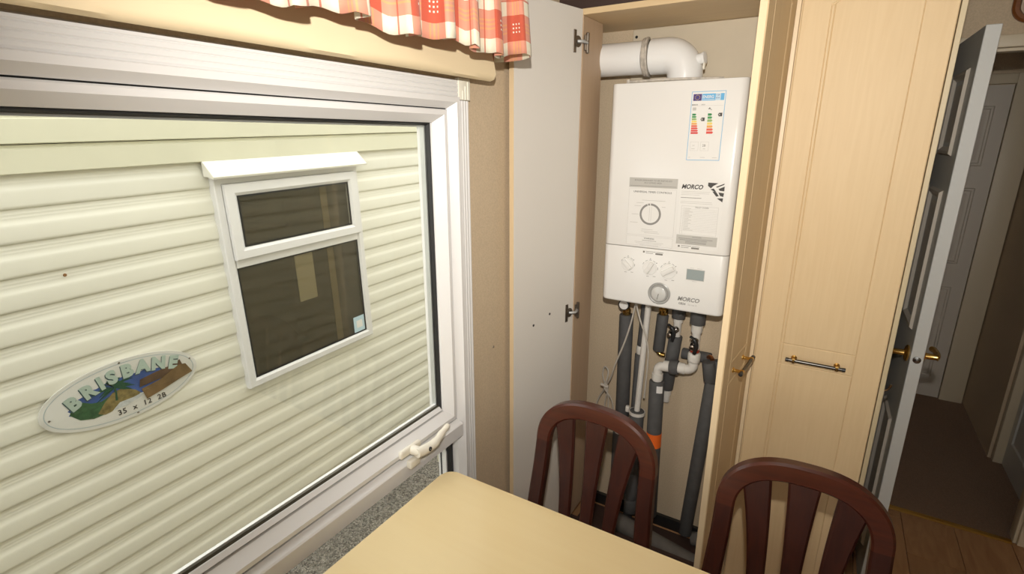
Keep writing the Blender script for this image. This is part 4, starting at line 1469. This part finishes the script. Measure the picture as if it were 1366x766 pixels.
make_chair('dining_chair', 'mahogany hoop back dining chair in front of the open boiler cupboard', (-0.435, 1.118, 0), R(-3.2))
make_chair('dining_chair', 'mahogany hoop back dining chair in front of the tall maple cabinet', (0.040, 1.112, 0), R(1.9))

# ------------------------------------------------------------------ outside: the next caravan and the gravel
XN = -2.25
TILT = 0.029
tag(boxo('ground', -9, 3, -6, 9, -0.73, -0.63, M_gravel), kind='structure')
nb = thing('caravan', 'neighbouring cream caravan with ribbed cladding seen through the window', 'caravan', (XN, 1.5, -0.45))
nb.rotation_euler = (TILT, 0, 0)
# boards in the caravan's own frame: origin at (XN, 1.5, -0.45), y along, z up
PIT = 0.110
prof = []
for t, xo in ((0.0, 0.0), (0.06, 0.0), (0.12, 0.0004), (0.135, 0.0010), (0.15, 0.0006), (0.22, 0.0009), (0.235, 0.0015), (0.25, 0.0012), (0.32, 0.0020), (0.38, 0.0038), (0.42, 0.0058),
              (0.46, 0.0071), (0.52, 0.0079), (0.70, 0.0085), (0.88, 0.0087), (0.94, 0.0080), (0.975, 0.0050), (1.0, 0.0)):
    prof.append((xo, -t * PIT))
bm = B()
rings = []
for yy in (-4.0, 3.0):
    rings.append([bm.verts.new((a, yy, b)) for a, b in prof])
    rings[-1] += [bm.verts.new((-0.01, yy, -PIT)), bm.verts.new((-0.01, yy, 0))]
n = len(rings[0])
for k in range(n):
    bm.faces.new((rings[0][k], rings[0][(k + 1) % n], rings[1][(k + 1) % n], rings[1][k]))
bm.faces.new(rings[0])
bm.faces.new(rings[1])
bmesh.ops.recalc_face_normals(bm, faces=bm.faces[:])
cbm = bpy.data.meshes.new('cladding_board')
bm.to_mesh(cbm)
bm.free()
cbm.materials.append(M_side)
for f in cbm.polygons:
    f.use_smooth = True
cbm.set_sharp_from_angle(angle=R(60))
ZT = 1.4835 + 0.45       # underside of the flat boards, in caravan coordinates at its middle
for k in range(18):
    o = link('cladding_board', cbm, nb, None, True)
    o.location = (0, 0, ZT - k * PIT)
for k, (a, b, dx) in enumerate(((0, 0.0905, 0.022), (0.093, 0.183, 0.030), (0.186, 0.276, 0.022), (0.279, 0.45, 0.030))):
    bm = B()
    prism(bm, [(-0.01, ZT + a), (dx - 0.004, ZT + a), (dx, ZT + a + 0.003), (dx, ZT + b - 0.014), (dx - 0.006, ZT + b - 0.010), (dx - 0.006, ZT + b - 0.004), (dx - 0.002, ZT + b), (-0.01, ZT + b)], 'y', -4, 3)
    obj('fascia_board', bm, M_sideT, nb, None, True)
bm = B()
wy0, wy1, wz0, wz1 = -0.135, 0.512, 0.932, 1.885
box(bm, -2.4, -2.35, -4, 3, 0.02, ZT + 0.45)
box(bm, -2.4, -0.02, -4, -3.95, 0.02, ZT + 0.45)
box(bm, -2.4, -0.02, 2.95, 3, 0.02, ZT + 0.45)
obj('shell', bm, M_dim, nb, None, True)
boxo('roof', -2.4, 0.06, -4, 3, ZT + 0.455, ZT + 0.52, M_roof, nb, local=True)
boxo('chassis', -2.3, -0.10, -3.9, 2.9, -0.15, -0.02, M_black, nb, local=True)
# its kitchen window, in front of the boards
nw = thing('caravan_window', None, None)
del_ = nw
bpy.data.objects.remove(del_)
NW = (-0.215, 0.570, 0.885, 1.870)     # y0,y1,z0,z1 outer
bm = B()
rect_frame(bm, NW, [(0, 0.0), (0, 0.034), (0.004, 0.038), (0.030, 0.038), (0.040, 0.030), (0.040, 0.0)])
nwf = obj('window_frame', bm, M_upvc, nb, None, True)
ztr = 1.488
boxo('transom', 0.002, 0.036, NW[0] + 0.0405, NW[1] - 0.0405, ztr - 0.022, ztr + 0.022, M_upvc, nwf, 0.003, 1, local=True)
bm = B()
rect_frame(bm, (NW[0] + 0.032, NW[1] - 0.032, ztr + 0.018, NW[3] - 0.032), [(0, 0.039), (0, 0.056), (0.004, 0.060), (0.038, 0.060), (0.052, 0.050), (0.052, 0.030), (0.045, 0.030)])
obj('vent_sash', bm, M_upvc, nwf, None, True)
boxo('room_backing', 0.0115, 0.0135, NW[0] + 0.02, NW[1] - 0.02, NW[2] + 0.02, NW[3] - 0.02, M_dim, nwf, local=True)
for a, b, w in ((NW[0] + 0.042, NW[1] - 0.042, (NW[2] + 0.042, ztr - 0.0225)), (NW[0] + 0.085, NW[1] - 0.085, (ztr + 0.071, NW[3] - 0.085))):
    xg = 0.022 if w[0] < 1.2 else 0.046
    boxo('glass_pane', xg, xg + 0.004, a, b, w[0], w[1], M_glassN, nwf, local=True)
    bm = B()
    rect_frame(bm, (a - 0.0005, b + 0.0005, w[0] - 0.0005, w[1] + 0.0005), [(0, xg + 0.004), (0, xg + 0.007), (0.007, xg + 0.007), (0.007, xg + 0.004)])
    obj('gasket', bm, M_rubber, nwf, None, True)
boxo('curtain_edge', 0.0136, 0.0175, 0.13, 0.235, NW[2] + 0.33, ztr - 0.03, M_dimc, nwf, local=True)
boxo('curtain_edge', 0.0136, 0.016, 0.33, 0.37, NW[2] + 0.04, NW[3] - 0.09, mat('neighbour_post', (0.22, 0.17, 0.10), 0.8), nwf, local=True)
sk = boxo('window_sticker', 0.0265, 0.0272, NW[1] - 0.128, NW[1] - 0.050, NW[2] + 0.048, NW[2] + 0.140, mat('pale_blue_sticker', (0.50, 0.66, 0.74), 0.5), nwf, local=True)
boxo('sticker_print', 0.0272, 0.0276, NW[1] - 0.108, NW[1] - 0.066, NW[2] + 0.072, NW[2] + 0.115, M_paperw, sk, local=True)
bm = B()
prism(bm, [(0.0385, NW[3] + 0.004), (0.085, NW[3] - 0.004), (0.088, NW[3] + 0.004), (0.022, NW[3] + 0.066), (0.016, NW[3] + 0.062), (0.016, NW[3] + 0.004)], 'y', NW[0] - 0.022, NW[1] + 0.028)
obj('drip_hood', bm, mat('hood_white', (0.82, 0.80, 0.72), 0.4), nwf, None, True)
latheo('screw', [(0, 0), (0.006, 0), (0.005, 0.003), (0, 0.003)], (0.0082, -0.77, 1.585), (1, 0, 0), mat('rust', (0.25, 0.12, 0.04), 0.8), nb, 10, True)

# oval name sign on the cladding
OY, OZ = 0.783, 0.632
sg = thing('name_sign', 'oval white BRISBANE sign with palm picture and brown tape on the cladding', 'sign', (XN + 0.009, OY, OZ))
sg.rotation_euler = (TILT + 0.004, 0, 0)
SA, SB_ = 0.270, 0.122


def oval(a, b, n=64):
    return [(a * math.cos(2 * PI * k / n), b * math.sin(2 * PI * k / n)) for k in range(n)]


bm = B()
prism(bm, oval(SA, SB_), 'x', 0.0, 0.005, 0.0012)
obj('plaque', bm, mat('plaque_white', (0.66, 0.65, 0.60), 0.4), sg, 40, True)


def flat(name, pts, d0, d1, m, parent=None):
    bm = B()
    prism(bm, pts, 'x', d0, d1)
    return obj(name, bm, m, parent or sg, None, True)


bm = B()
o1, o2 = oval(SA - 0.014, SB_ - 0.012), oval(SA - 0.0165, SB_ - 0.0145)
A = [bm.verts.new((0.0054, *p)) for p in o1]
Bv = [bm.verts.new((0.0054, *p)) for p in o2]
for k in range(64):
    bm.faces.new((A[k], A[(k + 1) % 64], Bv[(k + 1) % 64], Bv[k]))
obj('border_line', bm, mat('sign_border_grey_blue', (0.36, 0.44, 0.46), 0.5), sg, None, True)
# picture: blue sky oval, green scrub, sand, palm
rs = random.Random(3)
pa, pb = 0.190, 0.066
sky = [(pa * math.cos(2 * PI * k / 48) * (1 + 0.03 * math.sin(k * 3.1)) + 0.005, pb * math.sin(2 * PI * k / 48) * (1 + 0.05 * math.sin(k * 2.3)) - 0.012) for k in range(48)]
sky = [(a, max(b, -0.038 + 0.004 * math.sin(a * 60))) for a, b in sky]
flat('picture_sky', sky, 0.005, 0.0056, mat('picture_blue', (0.055, 0.11, 0.33), 0.5, noise=(16, 0.5)))
scrub = [(-0.185, -0.02), (-0.17, 0.012), (-0.14, 0.012), (-0.115, -0.005), (-0.085, -0.012), (-0.06, -0.004), (-0.04, -0.03), (-0.05, -0.052), (-0.085, -0.066), (-0.12, -0.067), (-0.16, -0.052)]
flat('picture_scrub', scrub, 0.005, 0.0059, mat('picture_green', (0.05, 0.13, 0.05), 0.6, noise=(60, 0.8)))
sand = [(-0.105, -0.055), (-0.075, -0.02), (-0.045, 0.005), (-0.015, 0.010), (0.03, -0.015), (0.045, -0.035), (0.02, -0.05), (-0.03, -0.062), (-0.085, -0.068)]
flat('picture_beach', sand, 0.005, 0.0061, mat('picture_sand', (0.26, 0.20, 0.07), 0.6, noise=(70, 0.8)))
surf = [(-0.06, -0.065), (-0.03, -0.042), (0.02, -0.042), (0.06, -0.036), (0.04, -0.052), (-0.01, -0.064)]
flat('picture_surf', surf, 0.005, 0.0063, mat('picture_surf', (0.60, 0.62, 0.60), 0.6, noise=(90, 0.4)))
bm = B()
prism(bm, [(-0.042, -0.03), (-0.034, -0.03), (-0.030, 0.005), (-0.032, 0.022), (-0.038, 0.022), (-0.037, 0.0)], 'x', 0.005, 0.0065)
for k in range(13):
    a = R(-30 + 240 * k / 12)
    l = 0.066 + 0.012 * math.sin(k * 2.7)
    c_, s_ = math.cos(a), math.sin(a)
    bx_, bz_ = -0.035, 0.022
    m_ = (bx_ + c_ * l * .55 - s_ * 0.006, bz_ + s_ * l * .45 + 0.006)
    m2 = (bx_ + c_ * l * .55 + s_ * 0.006, bz_ + s_ * l * .45 - 0.004)
    tip = (bx_ + c_ * l, bz_ + s_ * l * .62 - 0.010)
    prism(bm, [(bx_, bz_), m_, tip, m2], 'x', 0.005, 0.0065 + 0.0001 * k)
obj('picture_palm', bm, mat('picture_palm_green', (0.02, 0.075, 0.035), 0.6), sg, None, True)
# arched lettering
M_let = mat('sign_letter_sage', (0.40, 0.49, 0.42), 0.5)
M_letd = mat('sign_letter_shadow', (0.05, 0.09, 0.10), 0.6)
letters = 'BRISBANE'
lx = [-0.158, -0.108, -0.068, -0.032, 0.018, 0.070, 0.124, 0.174]
for ch, x in zip(letters, lx):
    zc = 0.079 - 1.45 * (x - 0.028) ** 2
    sl = -2 * 1.15 * (x - 0.022)
    an = math.atan(sl)
    for mm, off, dp in ((M_letd, (-0.0025, -0.0035), 0.0066), (M_let, (0, 0), 0.0076)):
        rot = (Matrix.Rotation(PI / 2, 3, 'Z') @ Matrix.Rotation(PI / 2, 3, 'X') @ Matrix.Rotation(an, 3, 'Z')).to_euler()
        t = text('letter', ch, 0.070, mm, (0, 0, 0), (0, 0, 0), None, bold=0.0042, align='CENTER', depth=0.0004, sx=0.95)
        t.data.transform(Matrix.Translation((dp, x + off[0], zc - 0.030 + off[1])) @ rot.to_matrix().to_4x4())
        t.parent = sg
tsz = text('letter', '35  x  12  2B', 0.030, M_inkd, (0, 0, 0), (0, 0, 0), None, bold=0.0006, align='CENTER', depth=0.0003, sx=0.95, spacing=1.15)
tsz.data.transform(Matrix.Translation((0.0058, 0.042, -0.093)) @ (Matrix.Rotation(PI / 2, 4, 'Z') @ Matrix.Rotation(PI / 2, 4, 'X')))
tsz.parent = sg
# brown parcel tape stuck across the right of the picture
M_tape = mat('brown_parcel_tape', (0.20, 0.125, 0.055), 0.22, noise=(22, 0.75), bump=(35, 0.5, 0.004))
M_taped = mat('brown_parcel_tape_over_picture', (0.12, 0.07, 0.04), 0.22, noise=(26, 0.8), bump=(35, 0.5, 0.004))
bm = B()
prism(bm, [(0.045, -0.012), (0.052, 0.018), (0.110, 0.026), (0.165, 0.030), (0.208, 0.042), (0.214, 0.012), (0.16, -0.006)], 'x', 0.0066, 0.0078)
obj('tape', bm, M_taped, sg, None, True)
bm = B()
prism(bm, [(0.060, -0.070), (0.050, -0.022), (0.12, -0.012), (0.20, 0.022), (0.226, 0.016), (0.246, -0.028), (0.19, -0.040), (0.12, -0.058)], 'x', 0.0068, 0.0086)
obj('tape', bm, M_tape, sg, None, True)
for yy, zz in ((-0.243, -0.012), (0.247, 0.030), (0.0, 0.112), (0.02, -0.112)):
    latheo('rivet', [(0, 0), (0.004, 0), (0.003, 0.002), (0, 0.0025)], (0.005, yy, zz), (1, 0, 0), M_steel, sg, 10, True)
